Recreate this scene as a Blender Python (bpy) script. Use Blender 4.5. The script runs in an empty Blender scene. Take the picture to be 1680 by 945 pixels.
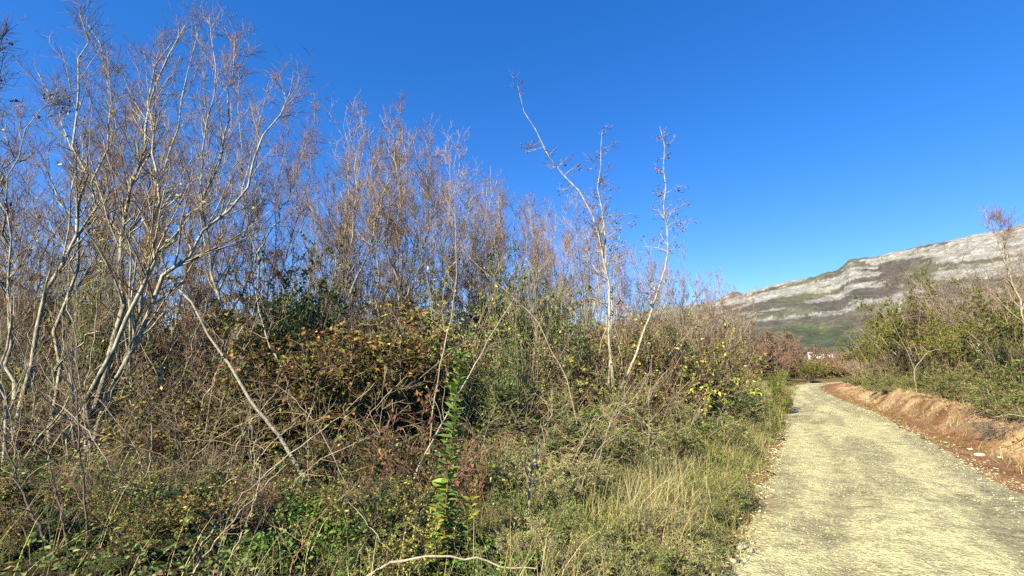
import bpy, math
import numpy as np
from mathutils import Vector

# ------------------------------------------------------------------ camera, sky, sun, exposure
scene = bpy.context.scene
COL = scene.collection
FPX = 770.0                       # focal length in pixels of a 1680 wide frame
PITCH = math.atan(118 / 770.0)
EYE = np.array([0.0, 0.0, 1.6])

cd = bpy.data.cameras.new('camera')
cd.sensor_width = 36.0
cd.lens = 36.0 * FPX / 1680.0
cd.clip_start = 0.05
cd.clip_end = 20000.0
cam = bpy.data.objects.new('camera', cd)
cam.location = EYE
cam.rotation_euler = (math.pi / 2 + PITCH, 0, 0)
COL.objects.link(cam)
scene.camera = cam

SUN_EL = math.radians(33)
SUN_AZ = math.atan2(-0.66, -0.75)          # direction to the sun, measured from +Y towards +X
sx, sy = math.sin(SUN_AZ) * math.cos(SUN_EL), math.cos(SUN_AZ) * math.cos(SUN_EL)
sun_dir = Vector((sx, sy, math.sin(SUN_EL)))

world = bpy.data.worlds.new('World')
scene.world = world
world.use_nodes = True
wn = world.node_tree
for n in list(wn.nodes):
    wn.nodes.remove(n)
wo = wn.nodes.new('ShaderNodeOutputWorld')
wb = wn.nodes.new('ShaderNodeBackground')
sk = wn.nodes.new('ShaderNodeTexSky')
sk.sky_type = 'NISHITA'
sk.sun_disc = False
sk.sun_elevation = SUN_EL
sk.sun_rotation = SUN_AZ
sk.altitude = 300.0
sk.air_density = 0.7
sk.dust_density = 0.0
sk.ozone_density = 3.0
hs = wn.nodes.new('ShaderNodeHueSaturation')
hs.inputs['Saturation'].default_value = 1.57
hs.inputs['Value'].default_value = 1.09
hs.inputs['Hue'].default_value = 0.515
wb.inputs['Strength'].default_value = 0.15
gm = wn.nodes.new('ShaderNodeGamma')
gm.inputs['Gamma'].default_value = 0.7
wn.links.new(sk.outputs[0], gm.inputs['Color'])
wn.links.new(gm.outputs[0], hs.inputs['Color'])
wn.links.new(hs.outputs[0], wb.inputs['Color'])
wn.links.new(wb.outputs[0], wo.inputs['Surface'])

ld = bpy.data.lights.new('sun', 'SUN')
ld.energy = 5.0
ld.angle = math.radians(0.53)
ld.color = (1.0, 0.89, 0.65)
lo = bpy.data.objects.new('sun', ld)
lo.rotation_euler = sun_dir.to_track_quat('Z', 'Y').to_euler()
lo.location = (-20, -15, 25)
COL.objects.link(lo)

vs = scene.view_settings
vs.view_transform = 'Standard'
vs.look = 'None'
vs.gamma = 1.0
vs.use_curve_mapping = False
vs.exposure = 1.3
scene.cycles.max_bounces = 3
scene.cycles.diffuse_bounces = 0
scene.cycles.glossy_bounces = 2
scene.cycles.transmission_bounces = 3
scene.cycles.volume_bounces = 0
scene.cycles.use_denoising = False
scene.cycles.use_adaptive_sampling = True
scene.cycles.adaptive_threshold = 0.02

# ------------------------------------------------------------------ numeric helpers
rng = np.random.default_rng(11)


def nrm(v):
    return v / np.maximum(np.linalg.norm(v, axis=-1, keepdims=True), 1e-9)


def smooth(a, b, x):
    t = np.clip((x - a) / (b - a), 0, 1)
    return t * t * (3 - 2 * t)


def _hash(ix, iy, seed):
    h = (ix.astype(np.int64) * 374761393 + iy.astype(np.int64) * 668265263 + seed * 1442695041) & 0x7fffffff
    h = ((h ^ (h >> 13)) * 1274126177) & 0x7fffffff
    return ((h ^ (h >> 16)) & 0xffffff) / float(0xffffff)


def vnoise(x, y, seed=0):
    x = np.asarray(x, float); y = np.asarray(y, float)
    ix = np.floor(x); iy = np.floor(y)
    fx = x - ix; fy = y - iy
    fx = fx * fx * (3 - 2 * fx); fy = fy * fy * (3 - 2 * fy)
    a = _hash(ix, iy, seed); b = _hash(ix + 1, iy, seed)
    c = _hash(ix, iy + 1, seed); d = _hash(ix + 1, iy + 1, seed)
    return (a * (1 - fx) + b * fx) * (1 - fy) + (c * (1 - fx) + d * fx) * fy


def fbm(x, y, seed=0, oct=4, gain=0.5):
    s = 0.0; a = 1.0; t = 0.0
    for o in range(oct):
        s = s + a * vnoise(x * 2 ** o, y * 2 ** o, seed + o * 17)
        t += a; a *= gain
    return s / t


def ray(px, py):
    u = (px - 840) / FPX; v = (472.5 - py) / FPX
    F = np.array([0, math.cos(PITCH), math.sin(PITCH)])
    U = np.array([0, -math.sin(PITCH), math.cos(PITCH)])
    d = F + u * np.array([1.0, 0, 0]) + v * U
    return d / d[1]


def at(px, py, D):
    """the point of the place seen at that pixel, D metres ahead"""
    return EYE + ray(px, py) * D


# ------------------------------------------------------------------ the lie of the land
CL = np.array([(-12, -21), (-6.2, -12), (-3, -6.2), (0.2, -1), (2.9, 3.2), (4.73, 6.05), (6.6, 9.1), (9.15, 13.3), (14.0, 21.8), (20.7, 33.8),
               (29.6, 48.2), (40.3, 61), (56, 71), (80, 77)], float)


def catmull(P, per):
    out = []
    Q = np.vstack([2 * P[0] - P[1], P, 2 * P[-1] - P[-2]])
    for i in range(1, len(Q) - 2):
        t = np.linspace(0, 1, per, endpoint=False)[:, None]
        p0, p1, p2, p3 = Q[i - 1], Q[i], Q[i + 1], Q[i + 2]
        out.append(0.5 * ((2 * p1) + (-p0 + p2) * t + (2 * p0 - 5 * p1 + 4 * p2 - p3) * t ** 2 + (-p0 + 3 * p1 - 3 * p2 + p3) * t ** 3))
    out.append(P[-1:])
    return np.vstack(out)


RC = catmull(CL, 24)
RS = np.concatenate([[0], np.cumsum(np.linalg.norm(np.diff(RC, axis=0), axis=1))])
RT = nrm(np.gradient(RC, axis=0))
RN = np.stack([RT[:, 1], -RT[:, 0]], 1)      # to the right of the road


def road_at(s):
    c = np.stack([np.interp(s, RS, RC[:, 0]), np.interp(s, RS, RC[:, 1])], -1)
    n = nrm(np.stack([np.interp(s, RS, RN[:, 0]), np.interp(s, RS, RN[:, 1])], -1))
    return c, n


def road_coords(x, y):
    x = np.asarray(x, float); y = np.asarray(y, float)
    shp = x.shape; x = x.ravel(); y = y.ravel()
    T = np.empty(len(x)); S = np.empty(len(x))
    for a in range(0, len(x), 20000):
        dx = x[a:a + 20000, None] - RC[None, :, 0]; dy = y[a:a + 20000, None] - RC[None, :, 1]
        k = np.argmin(dx * dx + dy * dy, axis=1); r = np.arange(len(k))
        T[a:a + 20000] = dx[r, k] * RN[k, 0] + dy[r, k] * RN[k, 1]
        S[a:a + 20000] = RS[k] + dx[r, k] * RT[k, 0] + dy[r, k] * RT[k, 1]
    return S.reshape(shp), T.reshape(shp)


def base_z(x, y):
    yy = np.clip(y, -40, 70)
    return -0.022 * yy + np.where(y > 70, np.clip((y - 200) * 0.006, 0, 40), 0)


def prof(S, T):
    """height over the base plane from the road section"""
    w = fbm(S * 0.25, S * 0 + 3.3, 5, 3)
    hb = (0.60 + 0.8 * (w - 0.5)) * (1 - 0.6 * smooth(26, 50, S - 22))
    toe = 1.95 + 0.70 * smooth(0.3, 0.7, w)
    z = 0.02 * np.cos(np.clip(T, -1.5, 1.5) * 2.1)
    z = z + 0.20 * smooth(-1.5, -2.3, T) + 0.22 * smooth(-2.8, -6, T)
    z = z - 0.06 * smooth(1.4, 1.9, T) + (hb + 0.06) * smooth(toe, toe + 0.85, T) + 0.5 * smooth(4, 12, T)
    return z


def ground_z(x, y):
    x = np.asarray(x, float); y = np.asarray(y, float)
    S, T = road_coords(x, y)
    near = smooth(140, 70, np.hypot(x, y))
    bump = (fbm(x * 0.7, y * 0.7, 31, 3) - 0.5) * 0.22 * smooth(1.6, 3.2, np.abs(T))
    return base_z(x, y) + (prof(S, T) + bump) * near


def gz(x, y):
    return float(ground_z(np.array([x]), np.array([y]))[0])


def base_at(px, D):
    x = EYE[0] + ray(px, 590)[0] * D
    return np.array([x, D, gz(x, D)])


# ------------------------------------------------------------------ mesh helpers
def mesh_of(name, V, F, mat, col=None, smooth_shade=False):
    V = np.ascontiguousarray(V, np.float32)
    me = bpy.data.meshes.new(name)
    if isinstance(F, tuple):
        F = [f for f in F if f is not None and len(f)]
    else:
        F = [F]
    nv = len(V); nl = sum(f.size for f in F); nf = sum(len(f) for f in F)
    me.vertices.add(nv); me.loops.add(nl); me.polygons.add(nf)
    me.vertices.foreach_set('co', V.ravel())
    me.loops.foreach_set('vertex_index', np.concatenate([f.ravel() for f in F]).astype(np.int32))
    tot = np.concatenate([np.full(len(f), f.shape[1]) for f in F])
    st = np.concatenate([[0], np.cumsum(tot)[:-1]])
    me.polygons.foreach_set('loop_start', st.astype(np.int32))
    me.polygons.foreach_set('loop_total', tot.astype(np.int32))
    if smooth_shade:
        me.polygons.foreach_set('use_smooth', np.ones(nf, bool))
    me.update(calc_edges=True)
    if col is not None:
        a = me.color_attributes.new('col', 'FLOAT_COLOR', 'POINT')
        c = np.ones((nv, 4), np.float32); c[:, :3] = col
        a.data.foreach_set('color', c.ravel())
    me.materials.append(mat)
    return me


def obj(name, me, parent=None, loc=None):
    o = bpy.data.objects.new(name, me)
    COL.objects.link(o)
    if parent is not None:
        o.parent = parent
    if loc is not None:
        o.location = loc
    return o


def thing(name, label, cat, loc, rz=0.0, group=None, sc=1.0):
    o = bpy.data.objects.new(name, None)
    o.empty_display_size = 0.2
    COL.objects.link(o)
    o.location = loc; o.rotation_euler = (0, 0, rz); o.scale = (sc, sc, sc) if np.isscalar(sc) else sc
    o['label'] = label; o['category'] = cat
    if group:
        o['group'] = group
    return o


def structure(name, me, label=None):
    o = obj(name, me); o['kind'] = 'structure'
    if label:
        o['label'] = label
    return o


def stuff(name, me, label, cat):
    o = obj(name, me); o['kind'] = 'stuff'; o['label'] = label; o['category'] = cat
    return o


class Geo:
    """collects vertices, triangles, quads and colours into one mesh"""
    def __init__(s):
        s.V = []; s.T = []; s.Q = []; s.C = []; s.n = 0

    def add(s, V, T=None, Q=None, C=None):
        if len(V) == 0:
            return
        s.V.append(V)
        if T is not None: s.T.append(T + s.n)
        if Q is not None: s.Q.append(Q + s.n)
        s.C.append(np.broadcast_to(np.asarray(C if C is not None else (1, 1, 1), float), (len(V), 3)))
        s.n += len(V)

    def build(s, name, mat, sm=False):
        V = np.vstack(s.V)
        T = np.vstack(s.T) if s.T else None
        Q = np.vstack(s.Q) if s.Q else None
        return mesh_of(name, V, (T, Q), mat, np.vstack(s.C), sm)


def tubes(P, R, sides):
    """P (M,n,3) centre lines, R (M,n) radii -> vertices, quads"""
    P = np.asarray(P, float); R = np.asarray(R, float)
    M, n, _ = P.shape
    if M == 0:
        return np.zeros((0, 3)), np.zeros((0, 4), int)
    T = np.empty_like(P)
    T[:, 1:-1] = P[:, 2:] - P[:, :-2]; T[:, 0] = P[:, 1] - P[:, 0]; T[:, -1] = P[:, -1] - P[:, -2]
    T = nrm(T)
    mt = np.abs(nrm(P[:, -1] - P[:, 0]))
    ref = np.eye(3)[np.argmin(mt, axis=1)][:, None, :]
    u = nrm(np.cross(T, ref)); v = np.cross(T, u)
    a = np.arange(sides) * 2 * math.pi / sides
    ring = P[:, :, None, :] + R[:, :, None, None] * (np.cos(a)[None, None, :, None] * u[:, :, None, :] + np.sin(a)[None, None, :, None] * v[:, :, None, :])
    idx = np.arange(M * n * sides).reshape(M, n, sides)
    q = np.stack([idx[:, :-1, :], np.roll(idx, -1, 2)[:, :-1, :], np.roll(idx, -1, 2)[:, 1:, :], idx[:, 1:, :]], -1)
    return ring.reshape(-1, 3), q.reshape(-1, 4)


def grow(p0, d0, L, n, wander, up, rg):
    """M polylines that start at p0 along d0, with lengths L"""
    M = len(p0)
    P = np.empty((M, n, 3)); P[:, 0] = p0
    d = nrm(d0); st = (np.asarray(L, float) / (n - 1)).reshape(-1, 1)
    for i in range(1, n):
        d = nrm(d + rg.normal(0, wander, (M, 3)) + np.array([0, 0, 1.0]) * up)
        P[:, i] = P[:, i - 1] + d * st
    return P


def spawn(P, R, count, t0, t1, a0, a1, rg, tp=1.0):
    """start points, directions, radii and positions along the parent for `count` children of every parent"""
    M, n, _ = P.shape
    k = np.repeat(np.arange(M), count) if np.isscalar(count) else np.repeat(np.arange(M), count)
    N = len(k)
    t = t0 + (t1 - t0) * rg.random(N) ** tp
    f = t * (n - 1); i = np.minimum(f.astype(int), n - 2); w = (f - i)[:, None]
    p = P[k, i] * (1 - w) + P[k, i + 1] * w
    r = R[k, i] * (1 - w[:, 0]) + R[k, i + 1] * w[:, 0]
    T = nrm(P[k, i + 1] - P[k, i])
    q = rg.normal(size=(N, 3)); q = nrm(q - (q * T).sum(1, keepdims=True) * T)
    a = np.radians(a0 + (a1 - a0) * rg.random(N))[:, None]
    return p, np.cos(a) * T + np.sin(a) * q, r, t, k


def taper(r0, n, tip=0.25, pw=1.0):
    r0 = np.asarray(r0, float).reshape(-1, 1)
    return r0 * (1 - (1 - tip) * np.linspace(0, 1, n)[None, :] ** pw)


def leaf_quads(p, d, L, W, rg, fold=0.25, droop=0.0):
    """M folded pointed leaves: 4 vertices, 2 triangles each"""
    M = len(p)
    d = nrm(d + np.array([0, 0, -droop]))
    q = rg.normal(size=(M, 3)); q[:, 2] += 1.1
    nn = nrm(q - (q * d).sum(1, keepdims=True) * d)
    s = np.cross(d, nn)
    L = np.broadcast_to(L, (M,))[:, None]; W = np.broadcast_to(W, (M,))[:, None]
    a = p; b = p + d * L * 0.45 + s * W * 0.5 + nn * W * fold
    c = p + d * L; e = p + d * L * 0.45 - s * W * 0.5 + nn * W * fold
    V = np.stack([a, b, c, e], 1).reshape(-1, 3)
    i = np.arange(M)[:, None] * 4
    T = np.concatenate([i + np.array([[0, 1, 2]]), i + np.array([[0, 2, 3]])])
    return V, T


def pick(pal, M, rg, jit=0.18):
    """a colour for each of M things: pal = [(weight, rgb), ...]"""
    w = np.array([a for a, _ in pal]); c = np.array([b for _, b in pal])
    k = rg.choice(len(pal), M, p=w / w.sum())
    return np.clip(c[k] * (1 + rg.normal(0, jit, (M, 1))) * (1 + rg.normal(0, jit * 0.3, (M, 3))), 0.004, 0.9)


def blades(p, L, W, lean, rg, nseg=3, droop=0.5):
    """grass blades: ribbons that bend over"""
    M = len(p)
    az = rg.random(M) * 2 * math.pi
    h = np.stack([np.cos(az), np.sin(az), np.zeros(M)], 1)
    s = np.stack([-np.sin(az + rg.normal(0, .9, M)), np.cos(az), np.zeros(M)], 1); s = nrm(s)
    d = nrm(np.array([0, 0, 1.0]) + h * lean[:, None])
    st = (L / nseg)[:, None]
    V = []; q = p
    for i in range(nseg):
        w = (W * (1 - i / nseg * 0.7))[:, None] * 0.5
        V += [q - s * w, q + s * w]
        q = q + d * st
        d = nrm(d + h * droop * rg.random((M, 1)) + np.array([0, 0, -0.25 * droop]))
    V.append(q)
    k = 2 * nseg + 1
    V = np.stack(V, 1).reshape(-1, 3)
    i0 = np.arange(M)[:, None] * k
    T = []
    for i in range(nseg - 1):
        a = 2 * i
        T += [i0 + np.array([[a, a + 1, a + 3]]), i0 + np.array([[a, a + 3, a + 2]])]
    a = 2 * (nseg - 1)
    T.append(i0 + np.array([[a, a + 1, a + 2]]))
    return V, np.concatenate(T), k


CUBE = nrm(np.array([(x, y, z) for x in (-1, 1) for y in (-1, 1) for z in (-1, 1)], float))
CUBEQ = np.array([(0, 1, 3, 2), (4, 6, 7, 5), (0, 4, 5, 1), (2, 3, 7, 6), (0, 2, 6, 4), (1, 5, 7, 3)])


def stones(p, size, rg, flat=0.6):
    M = len(p)
    d = CUBE[None] * (1 + rg.normal(0, 0.22, (M, 8, 1))) + rg.normal(0, 0.10, (M, 8, 3))
    d = d * size[:, None, None] * np.stack([1 + rg.normal(0, .25, M), 1 + rg.normal(0, .25, M), flat * (1 + rg.normal(0, .2, M))], 1)[:, None, :]
    a = rg.random(M) * 6.283; c, s = np.cos(a)[:, None], np.sin(a)[:, None]
    V = np.stack([d[..., 0] * c - d[..., 1] * s, d[..., 0] * s + d[..., 1] * c, d[..., 2]], -1) + p[:, None, :]
    Q = (np.arange(M)[:, None, None] * 8 + CUBEQ[None]).reshape(-1, 4)
    return V.reshape(-1, 3), Q


# ------------------------------------------------------------------ materials
def new_mat(name):
    m = bpy.data.materials.new(name); m.use_nodes = True
    nt = m.node_tree
    return m, nt, nt.nodes['Principled BSDF'], nt.nodes['Material Output']


def N(nt, t, **kw):
    n = nt.nodes.new(t)
    for k, v in kw.items():
        setattr(n, k, v)
    return n


def ramp(nt, stops):
    r = N(nt, 'ShaderNodeValToRGB')
    el = r.color_ramp.elements
    while len(el) < len(stops):
        el.new(0.5)
    for e, (p, c) in zip(el, stops):
        e.position = p; e.color = (c[0], c[1], c[2], 1)
    return r


def noise(nt, scale, detail=4, coord='Object', rough=0.6, stretch=None):
    tc = N(nt, 'ShaderNodeTexCoord'); n = N(nt, 'ShaderNodeTexNoise')
    n.inputs['Scale'].default_value = scale; n.inputs['Detail'].default_value = detail
    n.inputs['Roughness'].default_value = rough
    if stretch:
        mp = N(nt, 'ShaderNodeMapping'); mp.inputs['Scale'].default_value = stretch
        nt.links.new(tc.outputs[coord], mp.inputs['Vector']); nt.links.new(mp.outputs[0], n.inputs['Vector'])
    else:
        nt.links.new(tc.outputs[coord], n.inputs['Vector'])
    return n


def mat_bark(name, dark, light, lichen, scale=14, mid=0.5):
    m, nt, b, out = new_mat(name)
    n1 = noise(nt, scale, 5, stretch=(1, 1, 0.35)); n2 = noise(nt, scale * 0.22, 3)
    r1 = ramp(nt, [(mid - 0.17, dark), (mid + 0.1, light)])
    nt.links.new(n1.outputs['Fac'], r1.inputs['Fac'])
    mx = N(nt, 'ShaderNodeMixRGB'); mx.inputs['Color2'].default_value = (*lichen, 1)
    r2 = ramp(nt, [(0.5, (0, 0, 0)), (0.68, (0.7, 0.7, 0.7))])
    nt.links.new(n2.outputs['Fac'], r2.inputs['Fac'])
    nt.links.new(r2.outputs[0], mx.inputs['Fac']); nt.links.new(r1.outputs[0], mx.inputs['Color1'])
    nt.links.new(mx.outputs[0], b.inputs['Base Color'])
    b.inputs['Roughness'].default_value = 0.8
    bp = N(nt, 'ShaderNodeBump'); bp.inputs['Strength'].default_value = 0.5; bp.inputs['Distance'].default_value = 0.01
    nt.links.new(n1.outputs['Fac'], bp.inputs['Height']); nt.links.new(bp.outputs[0], b.inputs['Normal'])
    return m


def mat_col(name, rough=0.6, trans=0.0, spec=0.3, var=0.25, scale=3.0):
    """colour from the mesh, a little uneven from copy to copy and place to place"""
    m, nt, b, out = new_mat(name)
    at_ = N(nt, 'ShaderNodeAttribute', attribute_name='col')
    oi = N(nt, 'ShaderNodeObjectInfo')
    mr = N(nt, 'ShaderNodeMapRange'); mr.inputs['To Min'].default_value = 1 - var; mr.inputs['To Max'].default_value = 1 + var
    nt.links.new(oi.outputs['Random'], mr.inputs['Value'])
    nz = noise(nt, scale, 2)
    mr2 = N(nt, 'ShaderNodeMapRange'); mr2.inputs['From Min'].default_value = 0.3; mr2.inputs['From Max'].default_value = 0.7
    mr2.inputs['To Min'].default_value = 0.8; mr2.inputs['To Max'].default_value = 1.2
    nt.links.new(nz.outputs['Fac'], mr2.inputs['Value'])
    ml = N(nt, 'ShaderNodeMath', operation='MULTIPLY')
    nt.links.new(mr.outputs[0], ml.inputs[0]); nt.links.new(mr2.outputs[0], ml.inputs[1])
    mx = N(nt, 'ShaderNodeVectorMath', operation='SCALE')
    nt.links.new(at_.outputs['Color'], mx.inputs[0]); nt.links.new(ml.outputs[0], mx.inputs['Scale'])
    nt.links.new(mx.outputs[0], b.inputs['Base Color'])
    b.inputs['Roughness'].default_value = rough
    b.inputs['Specular IOR Level'].default_value = spec
    if trans > 0:
        tr = N(nt, 'ShaderNodeBsdfTranslucent'); ms = N(nt, 'ShaderNodeMixShader')
        ms.inputs['Fac'].default_value = trans
        nt.links.new(mx.outputs[0], tr.inputs['Color'])
        nt.links.new(b.outputs[0], ms.inputs[1]); nt.links.new(tr.outputs[0], ms.inputs[2])
        nt.links.new(ms.outputs[0], out.inputs['Surface'])
    return m


M_BARK = mat_bark('pale_bark', (0.10, 0.08, 0.05), (0.50, 0.45, 0.32), (0.34, 0.33, 0.18), 20, 0.52)
M_BARK2 = mat_bark('brown_bark', (0.12, 0.09, 0.065), (0.30, 0.25, 0.19), (0.30, 0.29, 0.20))
M_CANE = mat_bark('dry_cane', (0.20, 0.16, 0.105), (0.42, 0.365, 0.26), (0.29, 0.24, 0.155), 30)
M_DARKSTEM = mat_bark('dark_stem', (0.05, 0.035, 0.028), (0.16, 0.11, 0.08), (0.20, 0.19, 0.13), 25)
M_GREYBARK = mat_bark('grey_bark', (0.11, 0.095, 0.07), (0.30, 0.275, 0.21), (0.25, 0.25, 0.15), 18, 0.5)
M_TWIG = mat_col('twigs', 0.8, 0.0, 0.2)
M_LEAF = mat_col('leaves', 0.42, 0.30, 0.45)
M_DULL = mat_col('dull_leaves', 0.7, 0.25, 0.2)
M_GRASS = mat_col('grass', 0.6, 0.30, 0.25, 0.0, 0.8)
M_STONE = mat_col('stones', 0.9, 0.0, 0.2, 0.0, 6.0)
M_STEMRED = mat_bark('red_stem', (0.16, 0.05, 0.03), (0.30, 0.11, 0.06), (0.26, 0.16, 0.08), 40)


def mat_soil():
    m, nt, b, out = new_mat('soil')
    a = N(nt, 'ShaderNodeAttribute', attribute_name='col')
    n1 = noise(nt, 6, 8, rough=0.7); n2 = noise(nt, 45, 4, rough=0.7)
    r = ramp(nt, [(0.3, (0.55, 0.55, 0.55)), (0.7, (1.35, 1.3, 1.25))])
    r2 = ramp(nt, [(0.3, (0.7, 0.7, 0.7)), (0.72, (1.3, 1.3, 1.3))])
    nt.links.new(n1.outputs['Fac'], r.inputs['Fac']); nt.links.new(n2.outputs['Fac'], r2.inputs['Fac'])
    m1 = N(nt, 'ShaderNodeMixRGB', blend_type='MULTIPLY'); m1.inputs['Fac'].default_value = 1
    m2 = N(nt, 'ShaderNodeMixRGB', blend_type='MULTIPLY'); m2.inputs['Fac'].default_value = 1
    nt.links.new(a.outputs['Color'], m1.inputs['Color1']); nt.links.new(r.outputs[0], m1.inputs['Color2'])
    nt.links.new(m1.outputs[0], m2.inputs['Color1']); nt.links.new(r2.outputs[0], m2.inputs['Color2'])
    nt.links.new(m2.outputs[0], b.inputs['Base Color'])
    b.inputs['Roughness'].default_value = 1.0
    b.inputs['Specular IOR Level'].default_value = 0.0
    bp = N(nt, 'ShaderNodeBump'); bp.inputs['Strength'].default_value = 0.8; bp.inputs['Distance'].default_value = 0.04
    ad = N(nt, 'ShaderNodeMath', operation='ADD')
    nt.links.new(n1.outputs['Fac'], ad.inputs[0]); nt.links.new(n2.outputs['Fac'], ad.inputs[1])
    nt.links.new(ad.outputs[0], bp.inputs['Height']); nt.links.new(bp.outputs[0], b.inputs['Normal'])
    return m


def mat_gravel():
    m, nt, b, out = new_mat('gravel')
    a = N(nt, 'ShaderNodeAttribute', attribute_name='col')
    tc = N(nt, 'ShaderNodeTexCoord')
    v = N(nt, 'ShaderNodeTexVoronoi'); v.inputs['Scale'].default_value = 38
    nt.links.new(tc.outputs['Object'], v.inputs['Vector'])
    v2 = N(nt, 'ShaderNodeTexVoronoi'); v2.inputs['Scale'].default_value = 15
    nt.links.new(tc.outputs['Object'], v2.inputs['Vector'])
    n1 = noise(nt, 4.5, 9, rough=0.78); n2 = noise(nt, 70, 3, rough=0.7)
    bw = N(nt, 'ShaderNodeRGBToBW'); nt.links.new(v.outputs['Color'], bw.inputs[0])
    r = ramp(nt, [(0.1, (0.70, 0.69, 0.66)), (0.8, (1.25, 1.24, 1.2))]); nt.links.new(bw.outputs[0], r.inputs['Fac'])
    rn = ramp(nt, [(0.40, (0.62, 0.62, 0.62)), (0.55, (1.16, 1.16, 1.12))]); nt.links.new(n1.outputs['Fac'], rn.inputs['Fac'])
    rm = ramp(nt, [(0.3, (0.75, 0.75, 0.75)), (0.65, (1.1, 1.1, 1.1))]); nt.links.new(n2.outputs['Fac'], rm.inputs['Fac'])
    prev = a.outputs['Color']
    for q in (r, rn, rm):
        mx = N(nt, 'ShaderNodeMixRGB', blend_type='MULTIPLY'); mx.inputs['Fac'].default_value = 1
        nt.links.new(prev, mx.inputs['Color1']); nt.links.new(q.outputs[0], mx.inputs['Color2']); prev = mx.outputs[0]
    nt.links.new(prev, b.inputs['Base Color'])
    b.inputs['Roughness'].default_value = 0.95
    ad = N(nt, 'ShaderNodeMath', operation='ADD'); ad2 = N(nt, 'ShaderNodeMath', operation='ADD')
    nt.links.new(v.outputs['Distance'], ad.inputs[0]); nt.links.new(v2.outputs['Distance'], ad.inputs[1])
    nt.links.new(ad.outputs[0], ad2.inputs[0]); nt.links.new(n2.outputs['Fac'], ad2.inputs[1])
    bp = N(nt, 'ShaderNodeBump'); bp.inputs['Strength'].default_value = 0.75; bp.inputs['Distance'].default_value = 0.022
    nt.links.new(ad2.outputs[0], bp.inputs['Height']); nt.links.new(bp.outputs[0], b.inputs['Normal'])
    return m


def mat_mountain():
    m, nt, b, out = new_mat('mountain_side')
    a = N(nt, 'ShaderNodeAttribute', attribute_name='col')
    n1 = noise(nt, 0.02, 8, rough=0.75, stretch=(1, 1, 2.5)); n2 = noise(nt, 0.11, 4, rough=0.7)
    r = ramp(nt, [(0.36, (0.55, 0.54, 0.55)), (0.62, (1.3, 1.3, 1.28))]); nt.links.new(n1.outputs['Fac'], r.inputs['Fac'])
    r2 = ramp(nt, [(0.35, (0.7, 0.7, 0.7)), (0.65, (1.2, 1.2, 1.2))]); nt.links.new(n2.outputs['Fac'], r2.inputs['Fac'])
    prev = a.outputs['Color']
    for q in (r, r2):
        mx = N(nt, 'ShaderNodeMixRGB', blend_type='MULTIPLY'); mx.inputs['Fac'].default_value = 1
        nt.links.new(prev, mx.inputs['Color1']); nt.links.new(q.outputs[0], mx.inputs['Color2']); prev = mx.outputs[0]
    nt.links.new(prev, b.inputs['Base Color'])
    b.inputs['Roughness'].default_value = 0.95
    bp = N(nt, 'ShaderNodeBump'); bp.inputs['Strength'].default_value = 0.9; bp.inputs['Distance'].default_value = 14
    nt.links.new(n1.outputs['Fac'], bp.inputs['Height']); nt.links.new(bp.outputs[0], b.inputs['Normal'])
    return m


M_SOIL = mat_soil(); M_GRAVEL = mat_gravel(); M_MOUNT = mat_mountain()

# ------------------------------------------------------------------ ground, road, bank
RED = np.array((0.265, 0.15, 0.082)); DARK = np.array((0.060, 0.046, 0.030)); MOSS = np.array((0.075, 0.075, 0.032))


def grid_faces(nu, nv):
    i = np.arange(nu * nv).reshape(nu, nv)
    return np.stack([i[:-1, :-1], i[1:, :-1], i[1:, 1:], i[:-1, 1:]], -1).reshape(-1, 4)


u = np.linspace(-1, 1, 251)
gx = 2.2 * np.sinh(8.2 * u)
X, Y = np.meshgrid(gx + 3, gx + 6, indexing='ij')
S, T = road_coords(X, Y)
Z = ground_z(X, Y)
strip = smooth(-2.6, -2.2, T) * smooth(6.0, 5.4, T) * (S > 0.5) * (S < RS[-1] - 1)
Z = Z - (0.12 + 0.5 * smooth(1.9, 2.6, T) * smooth(5.6, 4.8, T)) * strip
g1 = fbm(X * 0.5, Y * 0.5, 41, 4)[..., None]
C = DARK * (1 - smooth(0.4, 0.7, g1)) + MOSS * smooth(0.4, 0.7, g1)
far = smooth(22, 55, np.hypot(X, Y))[..., None]
C = C * (1 - far) + np.array((0.17, 0.145, 0.065)) * far
structure('ground', mesh_of('ground', np.stack([X, Y, Z], -1).reshape(-1, 3), grid_faces(*X.shape), M_SOIL, C.reshape(-1, 3), True))


def strip_mesh(name, s0, s1, ds, t_lo, t_hi, nt_, zfun, cfun, mat):
    s = np.arange(s0, s1, ds)
    lo, hi = t_lo(s), t_hi(s)
    f = np.linspace(0, 1, nt_)
    TT = lo[:, None] + (hi - lo)[:, None] * f[None]
    SS = np.repeat(s[:, None], nt_, 1)
    c, n = road_at(s)
    x = c[:, 0][:, None] + n[:, 0][:, None] * TT; y = c[:, 1][:, None] + n[:, 1][:, None] * TT
    z = zfun(SS, TT, x, y)
    return mesh_of(name, np.stack([x, y, z], -1).reshape(-1, 3), grid_faces(len(s), nt_), mat, cfun(SS, TT, x, y).reshape(-1, 3), True)


def hw(s):
    return 1.45 - 0.25 * smooth(45, 75, s)


def edge_l(s):
    return -hw(s) - 0.02 + 0.60 * (fbm(s * 1.1, s * 0 + 1.7, 3, 5, 0.6) - 0.5)


def edge_r(s):
    return hw(s) + 0.05 + 0.65 * (fbm(s * 1.0, s * 0 + 8.1, 9, 5, 0.6) - 0.5)


def road_z(S, T, x, y):
    rut = -0.03 * (np.exp(-((T - 0.75) / 0.22) ** 2) + np.exp(-((T + 0.62) / 0.22) ** 2))
    b = (fbm(x * 2.2, y * 2.2, 77, 4) - 0.5) * 0.035
    return base_z(x, y) + prof(S, T) + rut + b + 0.025


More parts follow.
